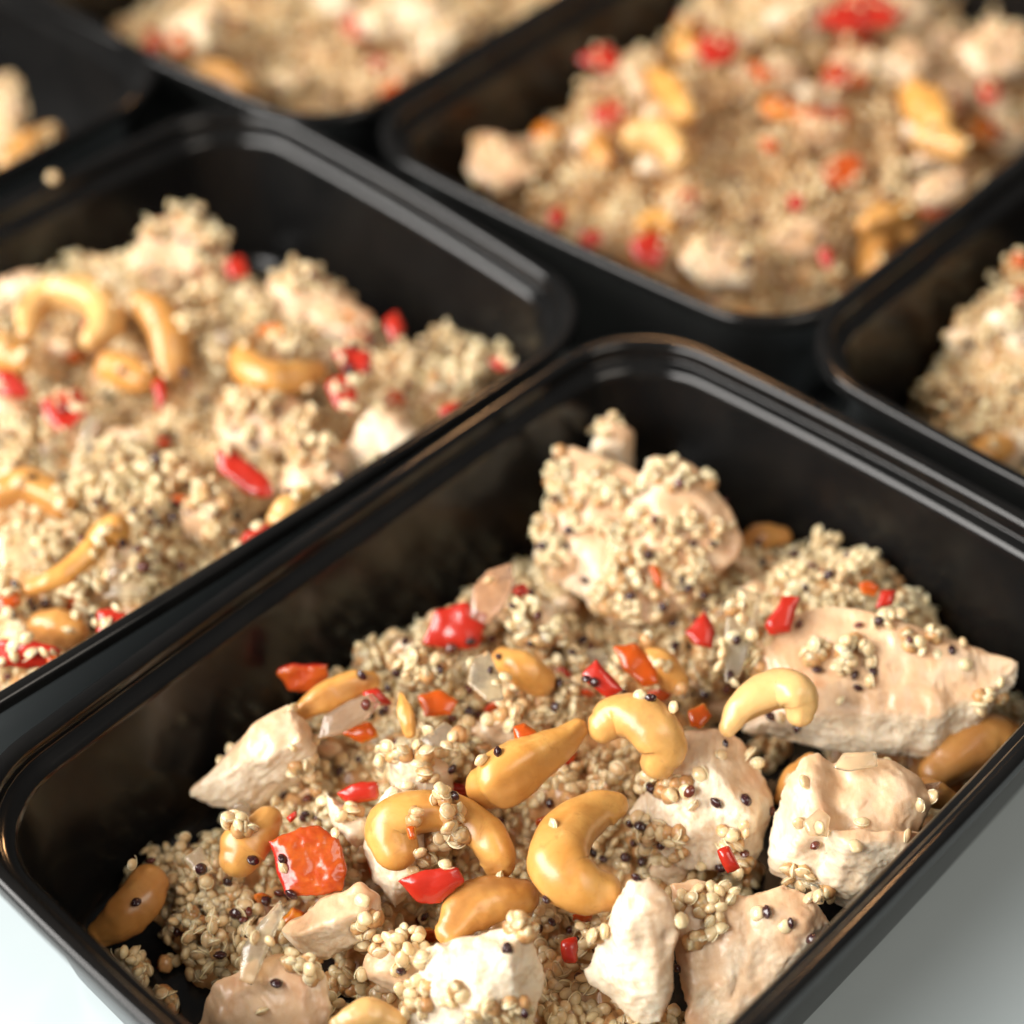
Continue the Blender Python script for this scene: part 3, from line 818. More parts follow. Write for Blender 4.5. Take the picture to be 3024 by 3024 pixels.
O_(T1, 'golden onion strip hanging down beside the upright red pepper strip',
   [(1362, 1230), (1372, 1150), (1400, 1110), (1436, 1120), (1425, 1200), (1395, 1280), (1368, 1290)], 30, 41, thick=5, short='the golden onion strip')

BED1 = heap(T1,
  [(345, 1790, 3), (300, 1715, 6), (245, 1655, 9), (300, 1615, 11), (420, 1570, 9), (560, 1350, 15), (680, 1250, 20), (820, 1180, 20), (920, 1110, 20), (1010, 1060, 19), (1120, 1020, 19),
   (1240, 980, 18), (1380, 1020, 16), (1480, 1040, 18), (1590, 1030, 22), (1700, 1090, 20), (1770, 1210, 16), (1900, 1310, 12), (1990, 1400, 9), (1900, 1560, 8), (1700, 1760, 3), (1500, 1940, 3), (1400, 2080, 5),
   (1000, 2150, 7), (600, 2050, 5), (430, 1900, 3)],
  [(700, 1500, 19), (900, 1350, 24), (1050, 1250, 27), (1200, 1300, 23), (1200, 1150, 20), (1350, 1150, 24), (1550, 1080, 32), (1640, 1080, 29), (1000, 1600, 15), (1200, 1600, 13), (1330, 1560, 10),
   (1440, 1420, -9), (1500, 1440, -9), (1470, 1560, -9), (1470, 1640, -6), (1550, 1500, 3), (1600, 1350, 10), (700, 1700, 11), (900, 1800, 9), (1150, 1800, 14), (1090, 1850, 14), (1300, 1800, 4), (1590, 1720, -9), (1640, 1740, -9), (1540, 1790, -6),
   (450, 1720, 15), (400, 1760, 14), (550, 1850, 6), (1000, 2000, 8), (340, 1730, 13), (280, 1680, 9), (800, 1300, 26), (950, 1200, 25), (620, 1480, 19), (1100, 1450, 23)], rough=3.0, drop=5.0, step=0.9)
# ------------------------------------------------------------------ food in the left tray
N_(T2, 'yellow ring-shaped cashew lying high on the heap at the left edge of the left tray',
   [(50, 630), (55, 590), (95, 557), (150, 555), (192, 580), (198, 618), (172, 642)], [18, 24, 28, 32, 32, 28, 20], [36, 40, 38], pale=0.3, short='the ring-shaped cashew')
N_(T2, 'orange-brown cashew standing on end right of the ring-shaped cashew',
   [(268, 572), (296, 595), (318, 640), (322, 690)], [24, 34, 36, 28], [41, 39, 34], shade=0.35, short='the orange upright cashew')
N_(T2, 'orange hooked cashew in the middle of the left tray',
   [(468, 656), (462, 685), (500, 712), (550, 714), (600, 700)], [18, 28, 30, 28, 18], [38, 38, 36], shade=0.22, short='the orange hooked cashew')
N_(T2, 'orange cashew back partly covered, below the ring-shaped cashew', [(205, 690), (240, 705), (270, 715)], [24, 30, 24], 33, shade=0.35, short='the covered orange cashew')
N_(T2, 'orange cashew end cut by the left edge of the photo, below the ring-shaped cashew', [(-15, 655), (15, 668), (42, 678)], [28, 30, 22], 35, shade=0.25, short='the cut-off orange cashew')
N_(T2, 'thin tailed cashew curving down through the quinoa in the front of the left tray',
   [(58, 1112), (110, 1090), (160, 1052), (190, 1015), (218, 1000)], [12, 17, 18, 22, 28], [33, 36, 37], shade=0.08, short='the thin tailed cashew')
N_(T2, 'short curved cashew tip against the right rim of the left tray', [(528, 985), (552, 958), (590, 928)], [22, 27, 18], [33, 35, 33], pale=0.2, short='the short cashew tip')
N_(T2, 'wide tan cashew half covered at the left edge, above the quinoa mound', [(5, 930), (60, 925), (112, 950)], [30, 36, 28], 30, shade=0.25, short='the wide tan cashew')
N_(T2, 'tan cashew bottom between the two front red peppers', [(78, 1182), (110, 1185), (140, 1192)], [26, 32, 26], 28, shade=0.4, short='the tan cashew between peppers')
for lab, ol, z0, z1, kw in [
  ('red pepper wedge cut by the left edge, below the cut-off cashew', [(-10, 702), (22, 694), (62, 738), (52, 756), (-10, 748)], 34, 39, dict(amount=0.4)),
  ('dim red pepper slab between left edge and centre of the left tray', [(75, 752), (148, 730), (178, 770), (122, 822), (86, 792)], 30, 35, dict(amount=0.1)),
  ('narrow bright red pepper chip below the orange upright cashew', [(285, 722), (310, 705), (317, 750), (300, 782)], 34, 39, dict(amount=0.5, thick=3)),
  ('scarlet pepper piece, upper of two, on the right half of the left tray', [(623, 657), (660, 648), (702, 664), (702, 708), (650, 702)], 40, 44, dict(amount=0.4)),
  ('scarlet pepper piece under quinoa, lower of two, on the right half of the left tray', [(615, 722), (650, 702), (676, 740), (670, 782), (632, 772)], 36, 41, dict(amount=0.3)),
  ('dark red pepper piece at the back rim side of the left tray', [(720, 602), (750, 584), (766, 620), (740, 652)], 36, 40, dict(amount=0.3)),
  ('red pepper tip below the far corner of the left tray', [(918, 682), (950, 665), (978, 692), (942, 702)], 34, 37, dict(amount=0.3)),
  ('small bright red pepper on the right rim side of the left tray', [(825, 772), (865, 754), (872, 782), (836, 797)], 33, 36, dict(amount=0.4)),
  ('long dark red pepper slab leaning near the right rim of the left tray', [(405, 848), (430, 838), (512, 905), (522, 942), (470, 936), (412, 888)], 32, 39, dict(amount=0.3)),
  ('red pepper with two dark seeds by the right rim of the left tray', [(436, 1046), (460, 1002), (500, 985), (524, 990), (492, 1022)], 33, 37, dict(amount=0.3)),
  ('glossy red pepper triangle at the right rim in front of the left tray', [(183, 1150), (215, 1143), (260, 1165), (226, 1202), (180, 1207)], 33, 37, dict(amount=0.4)),
  ('big bright red pepper strip at the lowest corner of the left tray', [(-10, 1206), (60, 1204), (120, 1226), (96, 1262), (-10, 1260)], 31, 37, dict(amount=0.5, thick=6)),
  ('pale pink pepper tip on the big bright red strip', [(80, 1222), (116, 1240), (86, 1262)], 36, 39, dict(amount=-1.0, thick=2)),
  ('faded red pepper at the back of the left tray below its peak', [(420, 492), (458, 480), (472, 520), (432, 532)], 38, 42, dict(amount=0.2)),
]:
    R_(T2, lab, ol, z0, z1, voxel=0.7, **kw)
R_(T2, 'orange pepper block cut by the left edge, above the big bright red strip', [(-10, 1120), (30, 1110), (47, 1140), (0, 1162), (-10, 1160)], 32, 36, mat=ORANGE, voxel=0.7)
for lab, ol, z0, z1, kw in [
  ('white chicken chunk against the right rim of the left tray', [(650, 850), (700, 770), (760, 778), (806, 820), (765, 865), (690, 910), (655, 905)], 26, 38, dict(skin=(0.4, 0.6, 0.6), amount=-0.2)),
  ('wide peach chicken chunk below the orange hooked cashew', [(405, 800), (432, 730), (560, 745), (602, 780), (565, 850), (480, 860), (420, 842)], 26, 37, dict(skin=(0, 0, 1), amount=0.1)),
  ('pale pink chicken at the left edge behind the ring-shaped cashew', [(-15, 525), (50, 500), (95, 520), (60, 600), (-15, 602)], 28, 38, dict(skin=(0, 0, 1), amount=-0.2)),
  ('upright chicken chunk at the back right of the left tray', [(505, 532), (555, 492), (620, 522), (705, 590), (700, 660), (600, 640), (520, 600)], 26, 42, dict(skin=(0.3, 0.2, 1), amount=0.1)),
  ('chicken chunk forming the peak of the left tray', [(240, 490), (290, 412), (340, 397), (415, 430), (442, 480), (400, 540), (260, 530)], 30, 46, dict(skin=(0, 0, 1), amount=0.1)),
  ('cream chicken chunk leaning on the right rim below the white one', [(515, 920), (560, 850), (620, 815), (662, 870), (650, 925), (562, 962)], 28, 38, dict(skin=(0.2, 0.2, 1), amount=0.0)),
  ('ragged chicken shred beside the quinoa mound of the left tray', [(360, 930), (398, 898), (437, 950), (392, 992)], 34, 39, dict(skin=(0, 0, 1), amount=0.0)),
]:
    C(T2, lab, ol, z0, z1, thick=12, voxel=1.0, **kw)
for lab, ol, z0, z1, kw in [
  ('pale onion wedge between tailed cashew and rim of the left tray', [(188, 1106), (215, 1065), (277, 1110), (262, 1132), (195, 1132)], 34, 39, dict(thick=3)),
  ('white onion piece near the peak of the left tray', [(180, 512), (215, 476), (242, 500), (232, 537)], 40, 44, dict(thick=3)),
  ('long upright onion strip in the middle left of the left tray', [(135, 872), (165, 780), (187, 790), (160, 902)], 34, 42, dict()),
  ('large pale onion sheet at the left edge of the left tray', [(-10, 1005), (28, 985), (77, 1070), (0, 1085)], 34, 40, dict(thick=2)),
]:
    O_(T2, lab, ol, z0, z1, **kw)
BED2 = heap(T2,
  [(-420, 900, 20), (-250, 640, 26), (-60, 560, 28), (100, 500, 28), (260, 480, 30), (400, 480, 28), (500, 560, 26), (640, 600, 26), (740, 660, 24), (830, 640, 24), (930, 660, 22), (1000, 730, 18), (960, 850, 14),
   (700, 1060, 12), (400, 1250, 12), (150, 1400, 12), (-150, 1500, 12), (-350, 1300, 16)],
  [(100, 800, 28), (300, 800, 27), (500, 760, 29), (700, 780, 27), (850, 680, 34), (850, 760, 26), (250, 900, 36), (200, 980, 34), (80, 1100, 31), (350, 900, 33), (280, 1050, 33), (150, 1150, 31), (300, 1130, 30), (500, 1000, 29),
   (600, 900, 28), (340, 480, 34), (560, 580, 30), (470, 520, 44), (430, 520, 44), (50, 560, 31), (-150, 900, 28), (-100, 1200, 26), (40, 1230, 29)], drop=8.0, rough=2.6)

# ------------------------------------------------------------------ food in the blurred trays
V_ = 1.2
for lab, ol, z0, z1, kw in [
  ('pale chicken chunk on the peak of the back right tray, beside the large red pepper', [(1430, 30), (1500, -8), (1565, 0), (1545, 70), (1450, 62)], 44, 56, dict(amount=-0.1)),
  ('round pinkish chicken chunk at the near corner of the back right tray', [(1275, 495), (1310, 450), (1380, 443), (1432, 480), (1420, 545), (1330, 548)], 28, 38, dict(amount=0.1)),
  ('peach chicken chunk along the right rim of the back right tray', [(1700, 372), (1750, 330), (1822, 318), (1832, 360), (1760, 405)], 34, 42, dict(amount=0.1)),
  ('pale chicken lump above the middle of the back right tray', [(1655, 105), (1720, 66), (1765, 110), (1722, 155)], 44, 51, dict(amount=-0.1)),
  ('narrow whitish chicken piece beside the left red peppers of the back right tray', [(1172, 122), (1210, 108), (1232, 180), (1192, 202)], 40, 48, dict(amount=-0.1)),
  ('large chicken chunk at the right end of the back right tray', [(1800, 85), (1870, 28), (1940, 50), (1945, 140), (1840, 155)], 40, 52, dict(amount=0.1)),
  ('tan chicken lump at the left end of the back right tray', [(870, 320), (900, 250), (990, 262), (1020, 330), (930, 372)], 30, 38, dict(amount=0.15)),
]:
    C(T3, lab, ol, z0, z1, thick=12, voxel=V_, **kw)
for lab, ol, z0, z1, mat in [
  ('large red pepper piece crowning the peak of the back right tray', [(1540, 52), (1552, 8), (1640, -25), (1722, 18), (1692, 48), (1600, 62)], 50, 57, RED),
  ('blurred red pepper at the upper left of the back right tray', [(1085, 112), (1140, 80), (1177, 110), (1150, 142)], 42, 47, RED),
  ('orange-red pepper below the upper left red one in the back right tray', [(1100, 212), (1170, 184), (1192, 220), (1150, 242)], 40, 45, RED),
  ('dark red pepper left of the peak of the back right tray', [(1305, 80), (1340, 55), (1402, 75), (1380, 117), (1330, 127)], 46, 51, RED),
  ('orange pepper dice in the upper middle of the back right tray', [(1405, 120), (1440, 110), (1467, 140), (1440, 167)], 46, 50, ORANGE),
  ('red pepper at the right end of the back right tray', [(1840, 162), (1875, 144), (1897, 180), (1860, 202)], 42, 46, RED),
  ('small round red pepper dot in the centre of the back right tray', [(1280, 366), (1310, 350), (1320, 386), (1290, 394)], 37, 40, RED),
  ('red pepper by the near rim at the left end of the back right tray', [(1030, 402), (1060, 384), (1072, 420), (1040, 437)], 32, 36, RED),
  ('red pepper dice against the near rim, right of the leftmost one', [(1088, 442), (1130, 430), (1140, 462), (1110, 476)], 30, 34, RED),
  ('big dull red pepper at the near rim beside the round chicken chunk', [(1185, 452), (1240, 430), (1267, 470), (1240, 512), (1195, 492)], 29, 36, RED),
  ('pinkish red pepper right of the centre dot in the back right tray', [(1480, 372), (1510, 360), (1522, 392), (1495, 405)], 38, 41, RED),
  ('dark red pepper at the near right corner of the back right tray', [(1540, 472), (1566, 464), (1577, 506), (1555, 512)], 32, 36, RED),
  ('tiny orange pepper left of the centre of the back right tray', [(1430, 262), (1465, 255), (1475, 285), (1445, 292)], 42, 45, ORANGE),
]:
    R_(T3, lab, ol, z0, z1, mat=mat, voxel=1.0, amount=0.3, thick=6)
for lab, ln, rd, z, kw in [
  ('blurred golden cashew below the dark red pepper of the back right tray', [(1240, 150), (1268, 180), (1290, 215)], [26, 32, 26], 44, {}),
  ('blurred yellow cashew left of the centre of the back right tray', [(1200, 258), (1245, 262), (1278, 295)], [26, 34, 28], 42, dict(pale=0.3)),
  ('blurred cashew above the right rim of the back right tray', [(1725, 175), (1745, 200), (1770, 230)], [28, 36, 28], 44, {}),
  ('small yellow cashew right of the centre of the back right tray', [(1745, 262), (1775, 268), (1805, 280)], [22, 28, 22], 42, dict(pale=0.2)),
  ('orange cashew end touching the right rim of the back right tray', [(1640, 425), (1680, 408), (1715, 400)], [22, 28, 20], 36, dict(shade=0.2)),
  ('orange cashew above the big dull red pepper at the near rim', [(1215, 425), (1240, 418), (1262, 425)], [18, 24, 18], 36, dict(shade=0.1)),
]:
    N_(T3, lab, ln, rd, z, n=20, m=14, **kw)
BED3 = heap(T3,
  [(-90, 62, 14), (-60, -40, 20), (20, -58, 16), (95, -58, 20), (100, 0, 22), (98, 58, 18), (0, 62, 20), (-50, 50, 18), (-88, 30, 18), (-98, 10, 18), (-98, -40, 16), (-88, -58, 14)],
  [(-60, 0, 33), (0, 0, 38), (50, 0, 42), (-30, 30, 37), (-30, -30, 35), (30, 30, 43), (20, -30, 36), (60, -30, 38), (-80, 0, 31), (-75, 35, 34), (-75, -35, 30), (65, 35, 44), (-60, 45, 40), (-85, 48, 34), (-40, 55, 38)], slope=1.2, rough=3.8, local=True, drop=8.0)

for lab, ol, z0, z1, kw in [
  ('white chicken chunk at the left end of the top tray', [(330, 32), (390, -8), (437, 20), (422, 82), (370, 92)], 38, 50, dict(amount=-0.3)),
  ('peach chicken chunk at the right end of the top tray', [(660, 20), (740, -20), (850, -10), (860, 50), (760, 80), (690, 70)], 34, 48, dict(amount=0.1)),
  ('cream chicken chunk against the right rim of the top tray', [(780, 60), (850, 20), (900, 40), (850, 95), (800, 105)], 32, 42, dict(amount=-0.1)),
]:
    C(T4, lab, ol, z0, z1, thick=12, voxel=V_, **kw)
R_(T4, 'orange pepper piece below the white chicken of the top tray', [(315, 62), (350, 54), (368, 95), (330, 107)], 38, 43, mat=ORANGE, voxel=1.0, thick=6)
R_(T4, 'dim red pepper piece at the lower right of the top tray', [(690, 102), (730, 106), (737, 135), (700, 140)], 32, 37, voxel=1.0, thick=6)
N_(T4, 'blurred orange cashew near the lower left rim of the top tray', [(385, 140), (425, 155), (455, 175)], [22, 30, 24], 32, n=20, m=14, shade=0.25)
BED4 = heap(T4,
  [(-92, 58, 16), (-40, 60, 20), (60, 60, 22), (95, 50, 20), (95, -58, 18), (0, -60, 18), (-70, -60, 14), (-92, -50, 14), (-97, 0, 18)],
  [(-60, 0, 34), (0, 0, 36), (50, 0, 38), (-40, 30, 37), (-40, -30, 33), (-75, 0, 30), (-70, 35, 31)], slope=1.3, rough=3.8, local=True, drop=8.0)

C(T5, 'rounded pink chicken chunk at the left edge in the corner tray', [(-20, 150), (15, 128), (38, 150), (52, 205), (25, 290), (-20, 300)], 30, 46, thick=12, voxel=V_, amount=0.1)
N_(T5, 'blurred orange cashew tip lying at the right end of the corner tray', [(20, 310), (55, 285), (95, 255)], [24, 30, 20], [32, 33, 32], n=20, m=14, shade=0.2)
BED5 = heap(T5, [(70, -62, 6), (20, -62, 14), (-60, -62, 16), (-90, 0, 14), (-60, 55, 14), (20, 50, 12), (60, 0, 8)], [(0, -20, 26), (-30, 0, 28), (20, -40, 24), (10, 10, 24)], slope=1.8, local=True)

C(T6, 'pale chicken chunk cut by the right edge in the right edge tray', [(1882, 590), (1905, 556), (1960, 545), (1970, 700), (1910, 700), (1886, 650)], 26, 42, thick=12, voxel=V_, amount=-0.1)
N_(T6, 'orange cashew near the rim of the right edge tray', [(1838, 860), (1868, 850), (1895, 842)], [18, 26, 20], 20, n=20, m=14, shade=0.25)
R_(T6, 'pinkish red pepper at the back of the right edge tray', [(1905, 548), (1935, 535), (1950, 570), (1915, 575)], 42, 45, voxel=1.0, thick=5)
R_(T6, 'orange-brown pepper scrap at the top of the right edge tray', [(1905, 480), (1935, 470), (1950, 505), (1912, 510)], 40, 44, mat=ORANGE, voxel=1.0, thick=5)
BED6 = heap(T6, [(1725, 810, 5), (1760, 720, 16), (1820, 640, 24), (1850, 570, 30), (1925, 500, 32), (2150, 480, 30), (2300, 700, 20), (2200, 900, 10), (2000, 1020, 6), (1850, 900, 5)],
             [(1900, 700, 28), (1850, 780, 20), (2000, 800, 24), (1900, 620, 34), (2050, 700, 30)], slope=1.8)
BEDS = [BED1, BED2, BED3, BED4, BED5, BED6]

# ------------------------------------------------------------------ small scraps of chicken and onion mixed through the heaps
def nick(t, tray):
    for w in ('of the ', 'in the '):
        t = t.replace(' ' + w + tray.key, '')
    t = t.split(',')[0].replace('blurred ', '').replace('pepper piece', 'pepper').replace('chicken chunk', 'chunk').replace('back rim side', 'back')
    return t if t.startswith('the ') else 'the ' + t
def scraps(tray, bed, n, box, kind, size, lift=1.5, words=''):
    fs = [tuple(q) for q in bed[1]]
    bv = BVHTree.FromPolygons([tuple(p) for p in bed[0]], fs)
    near = [(proj(p[1].mean(0)[None])[0][:2], nick(p[4], tray)) for p in PIECES if p[5] is tray]
    done = {}
    used = []
    tries = 0
    while n and tries < 4000:
        tries += 1
        x, y = random.uniform(box[0][0], box[1][0]), random.uniform(box[0][1], box[1][1])
        d = at(x, y, 0) - CAM_C; d /= np.linalg.norm(d)
        h = bv.ray_cast(Vector(CAM_C), Vector(d))
        if h[0] is None: continue
        pz = h[0].z + lift
        if min(np.hypot(x - q[0], y - q[1]) for q, _ in near) < (38 if tray is T1 else 24 if tray is T2 else 17): continue
        if used and min(np.hypot(x - q[0], y - q[1]) for q in used) < (45 if tray is T1 else 34 if tray is T2 else 27): continue
        used.append((x, y))
        r = random.uniform(*size) * F_PX / KD / h[3]
        k = random.randint(5, 7); a0 = random.uniform(0, 6.28); el = random.uniform(0.5, 0.9)
        ol = [(x + r * random.uniform(0.75, 1.2) * math.cos(a0 + 6.283 * i / k), y + el * r * random.uniform(0.75, 1.2) * math.sin(a0 + 6.283 * i / k)) for i in range(k)]
        near_s = sorted([q for q in near if len(q[1].split()) <= 7 or tray is T1], key=lambda q: np.hypot(x - q[0][0], y - q[0][1]))[0]
        side = ('left of' if x < near_s[0][0] - 30 else 'right of' if x > near_s[0][0] + 30 else 'above' if y < near_s[0][1] else 'below')
        nm = near_s[1]
        if len(nm.split()) > (9 if tray is T1 else 7) or nm.count('tray') or done.get((side, nm)): continue
        done[(side, nm)] = 1
        tn = '' if tray is T1 else ', ' + tray.key
        n -= 1
        ang = random.uniform(0, 6.28)
        if kind == 'lump':
            chicken(tray, f'{words} lump of chicken {side} {nm}{tn}', ol, pz - 5, pz + 6, skin=(random.uniform(-1, 1), random.uniform(-1, 1), 0.8), thick=9, voxel=0.8 if tray is T1 else 1.1, bulge=3.0, amount=random.uniform(-0.4, 0.4))
        elif kind == 'pepper':
            og = random.random() < 0.35
            pepper(tray, f'{words} {"orange" if og else "red"} pepper bit {side} {nm}{tn}', ol, pz - 2, pz + 3, mat=ORANGE if og else RED, thick=4, voxel=0.6 if tray is T1 else 0.9, skin=(random.uniform(-1, 1), random.uniform(-1, 1), 0.5))
        elif kind == 'cashew':
            cs = [(x + r * (math.cos(ang + t) - 0.3 * math.cos(ang)), y + 0.8 * r * (math.sin(ang + t) - 0.3 * math.sin(ang))) for t in (-1.3, -0.7, 0.0, 0.7, 1.3)]
            cashew(tray, f'{words} cashew {side} {nm}{tn}', cs, [r * 0.42, r * 0.56, r * 0.6, r * 0.52, r * 0.36], pz + 2, n=20, m=14, shade=random.uniform(0.05, 0.4))
        elif kind == 'chicken':
            chicken(tray, f'small {words} scrap of chicken {side} {nm}{tn}', ol, pz - 2.5, pz + 3, skin=(random.uniform(-1, 1), random.uniform(-1, 1), 0.7), thick=5, voxel=0.7, bulge=2.0, amount=random.uniform(-0.4, 0.4))
        else:
            onion(tray, f'little {words} chip of onion {side} {nm}{tn}', ol, pz - 1, pz + 2.5, thick=1.8, pink=random.uniform(0, 0.4))
scraps(T1, BED1, 18, ((450, 1040), (1680, 1780)), 'pepper', (2.5, 4.4), lift=3.0, words='small')
scraps(T1, BED1, 12, ((620, 1060), (1400, 1480)), 'lump', (5, 7.5), lift=2.5, words='half-buried peach')
scraps(T1, BED1, 14, ((560, 1010), (1450, 1520)), 'chicken', (3.0, 5.2), words='pale')
scraps(T1, BED1, 8, ((300, 1600), (1300, 1900)), 'chicken', (3.0, 5.0), words='cream')
scraps(T1, BED1, 16, ((400, 1050), (1650, 1760)), 'onion', (2.4, 4.4), lift=3.0, words='pale')
scraps(T2, BED2, 24, ((-20, 430), (950, 1220)), 'lump', (6, 9), lift=3.5, words='quinoa-flecked')
scraps(T2, BED2, 14, ((0, 450), (900, 1200)), 'pepper', (3.4, 5.8), lift=4.5, words='small')
scraps(T2, BED2, 1, ((0, 500), (800, 1150)), 'cashew', (7, 9), lift=2.5, words='tan')
scraps(T2, BED2, 12, ((0, 450), (800, 1250)), 'onion', (2.2, 4.2), lift=3.0, words='pale')
scraps(T3, BED3, 34, ((880, 20), (1920, 560)), 'lump', (7, 11), lift=5.0, words='blurred')
scraps(T3, BED3, 20, ((900, 40), (1900, 540)), 'pepper', (5, 7.5), lift=6.5, words='blurred')
scraps(T3, BED3, 4, ((900, 60), (1850, 500)), 'cashew', (6.5, 8), lift=4.0, words='blurred')
scraps(T4, BED4, 10, ((270, 0), (950, 190)), 'lump', (7, 11), lift=3.0, words='blurred')
scraps(T4, BED4, 4, ((270, 0), (900, 190)), 'pepper', (5.5, 8), lift=6.5, words='blurred')
scraps(T6, BED6, 4, ((1760, 560), (1932, 880)), 'lump', (6, 9), lift=2.0, words='blurred')

# ------------------------------------------------------------------ quinoa: pale grains with their curled germ, dark seeds
def ico(sub):
    bm = bmesh.new(); bmesh.ops.create_icosphere(bm, subdivisions=sub, radius=1.0)
    v = np.array([x.co[:] for x in bm.verts]); f = np.array([[q.index for q in p.verts] for p in bm.faces]); bm.free()
    return v, f
def grain_proto(seed, sub, ring):
    r = np.random.default_rng(seed)
    v, f = ico(sub)
    s = np.array([1.50, 1.38, 0.90]) * r.uniform(0.9, 1.12, 3)
    v = v * s * (1 + 0.16 * noise(v * 1.2 + seed * 3.1)[:, None])
    # dimple along the germ's groove
    mi = np.zeros(len(f), int)
    if ring:
        k, m = 12, 4
        a0, span = r.uniform(0, 6.28), math.radians(r.uniform(190, 330))
        lift = r.uniform(0.05, 0.5); tail = r.choice([0.0, 0.0, 0.6, 3.0])
        pts = []
        for i in range(k + 1):
            t = i / k; a = a0 + span * t
            rad = 1.05 + 0.05 * math.sin(3 * t) + max(0, t - 0.8) * tail
            pts.append((s[0] * rad * math.cos(a) * 0.93, s[1] * rad * math.sin(a) * 0.93, lift * (t - 0.4) + (max(0, t - 0.8) * 1.5)))
        pts = np.array(pts); T = np.gradient(pts, axis=0); T /= np.linalg.norm(T, axis=1)[:, None]
        rv, rf = [], []
        for i in range(k + 1):
            w = np.array([0, 0, 1.0]); u = np.cross(T[i], w); u /= np.linalg.norm(u); w = np.cross(u, T[i])
            rr = 0.20 * (1 - 0.6 * (2 * i / k - 1) ** 2)
            for j in range(m):
                a = 6.283 * j / m
                rv.append(pts[i] + rr * (u * math.cos(a) + w * math.sin(a)))
        for i in range(k):
            for j in range(m):
                a, b, c, d = i * m + j, i * m + (j + 1) % m, (i + 1) * m + (j + 1) % m, (i + 1) * m + j
                rf += [(a, b, c), (a, c, d)]
        f = np.concatenate([f, np.array(rf) + len(v)]); v = np.concatenate([v, rv]); mi = np.concatenate([mi, np.ones(len(rf), int)])
    return v, f, mi
def seed_proto(seed, sub):
    r = np.random.default_rng(seed)
    v, f = ico(sub)
    s = np.array([1.10, 0.98, 0.72]) * r.uniform(0.92, 1.1, 3)
    rad = np.hypot(v[:, 0], v[:, 1])
    v = v * s
    v *= (1 - 0.16 * np.exp(-((rad - 0.80) / 0.10) ** 2) * (np.abs(v[:, 2]) > 0.05))[:, None]      # groove round the disc
    v *= (1 + 0.07 * noise(v * 1.7 + seed)[:, None])
    return v, f, np.zeros(len(f), int)
HI = [grain_proto(i, 3, i % 2 == 0) for i in range(8)]
MID = [grain_proto(40 + i, 2, i % 3 != 2) for i in range(9)]
CORE = [(v * (1 + 0.25 * noise(v * 1.1 + i)[:, None]), f, m) for i, (v, f, m) in enumerate([ico(2) + (np.zeros(80, int),)] * 3)]
LOW = [grain_proto(80 + i, 1, False) for i in range(4)]
def rotations(n):
    q = rng.normal(size=(n, 4)); q /= np.linalg.norm(q, axis=1)[:, None]
    w, x, y, z = q.T
    return np.stack([np.stack([1 - 2 * (y * y + z * z), 2 * (x * y - z * w), 2 * (x * z + y * w)], 1),
                     np.stack([2 * (x * y + z * w), 1 - 2 * (x * x + z * z), 2 * (y * z - x * w)], 1),
                     np.stack([2 * (x * z - y * w), 2 * (y * z + x * w), 1 - 2 * (x * x + y * y)], 1)], 1)

TREES = {}
def tree_of(tray, bed):
    vs, fs, own, base = [bed[0]], [tuple(q) for q in bed[1]], [0] * len(bed[1]), len(bed[0])
    fl = np.array([[*(tray.c + x * 58 * tray.B + y * 90 * tray.A), 1.75] for x, y in ((-1, -1), (1, -1), (1, 1), (-1, 1))])
    vs.append(fl); fs.append((base, base + 1, base + 2, base + 3)); own.append(-1); base += 4
    for k, (o, v, f, kind, sh, t) in enumerate(PIECES):
        if t is tray:
            fs += [tuple(int(i) + base for i in q) for q in f]; own += [k + 1] * len(f)
            vs.append(v); base += len(v)
    return BVHTree.FromPolygons([tuple(p) for p in np.concatenate(vs)], fs), own

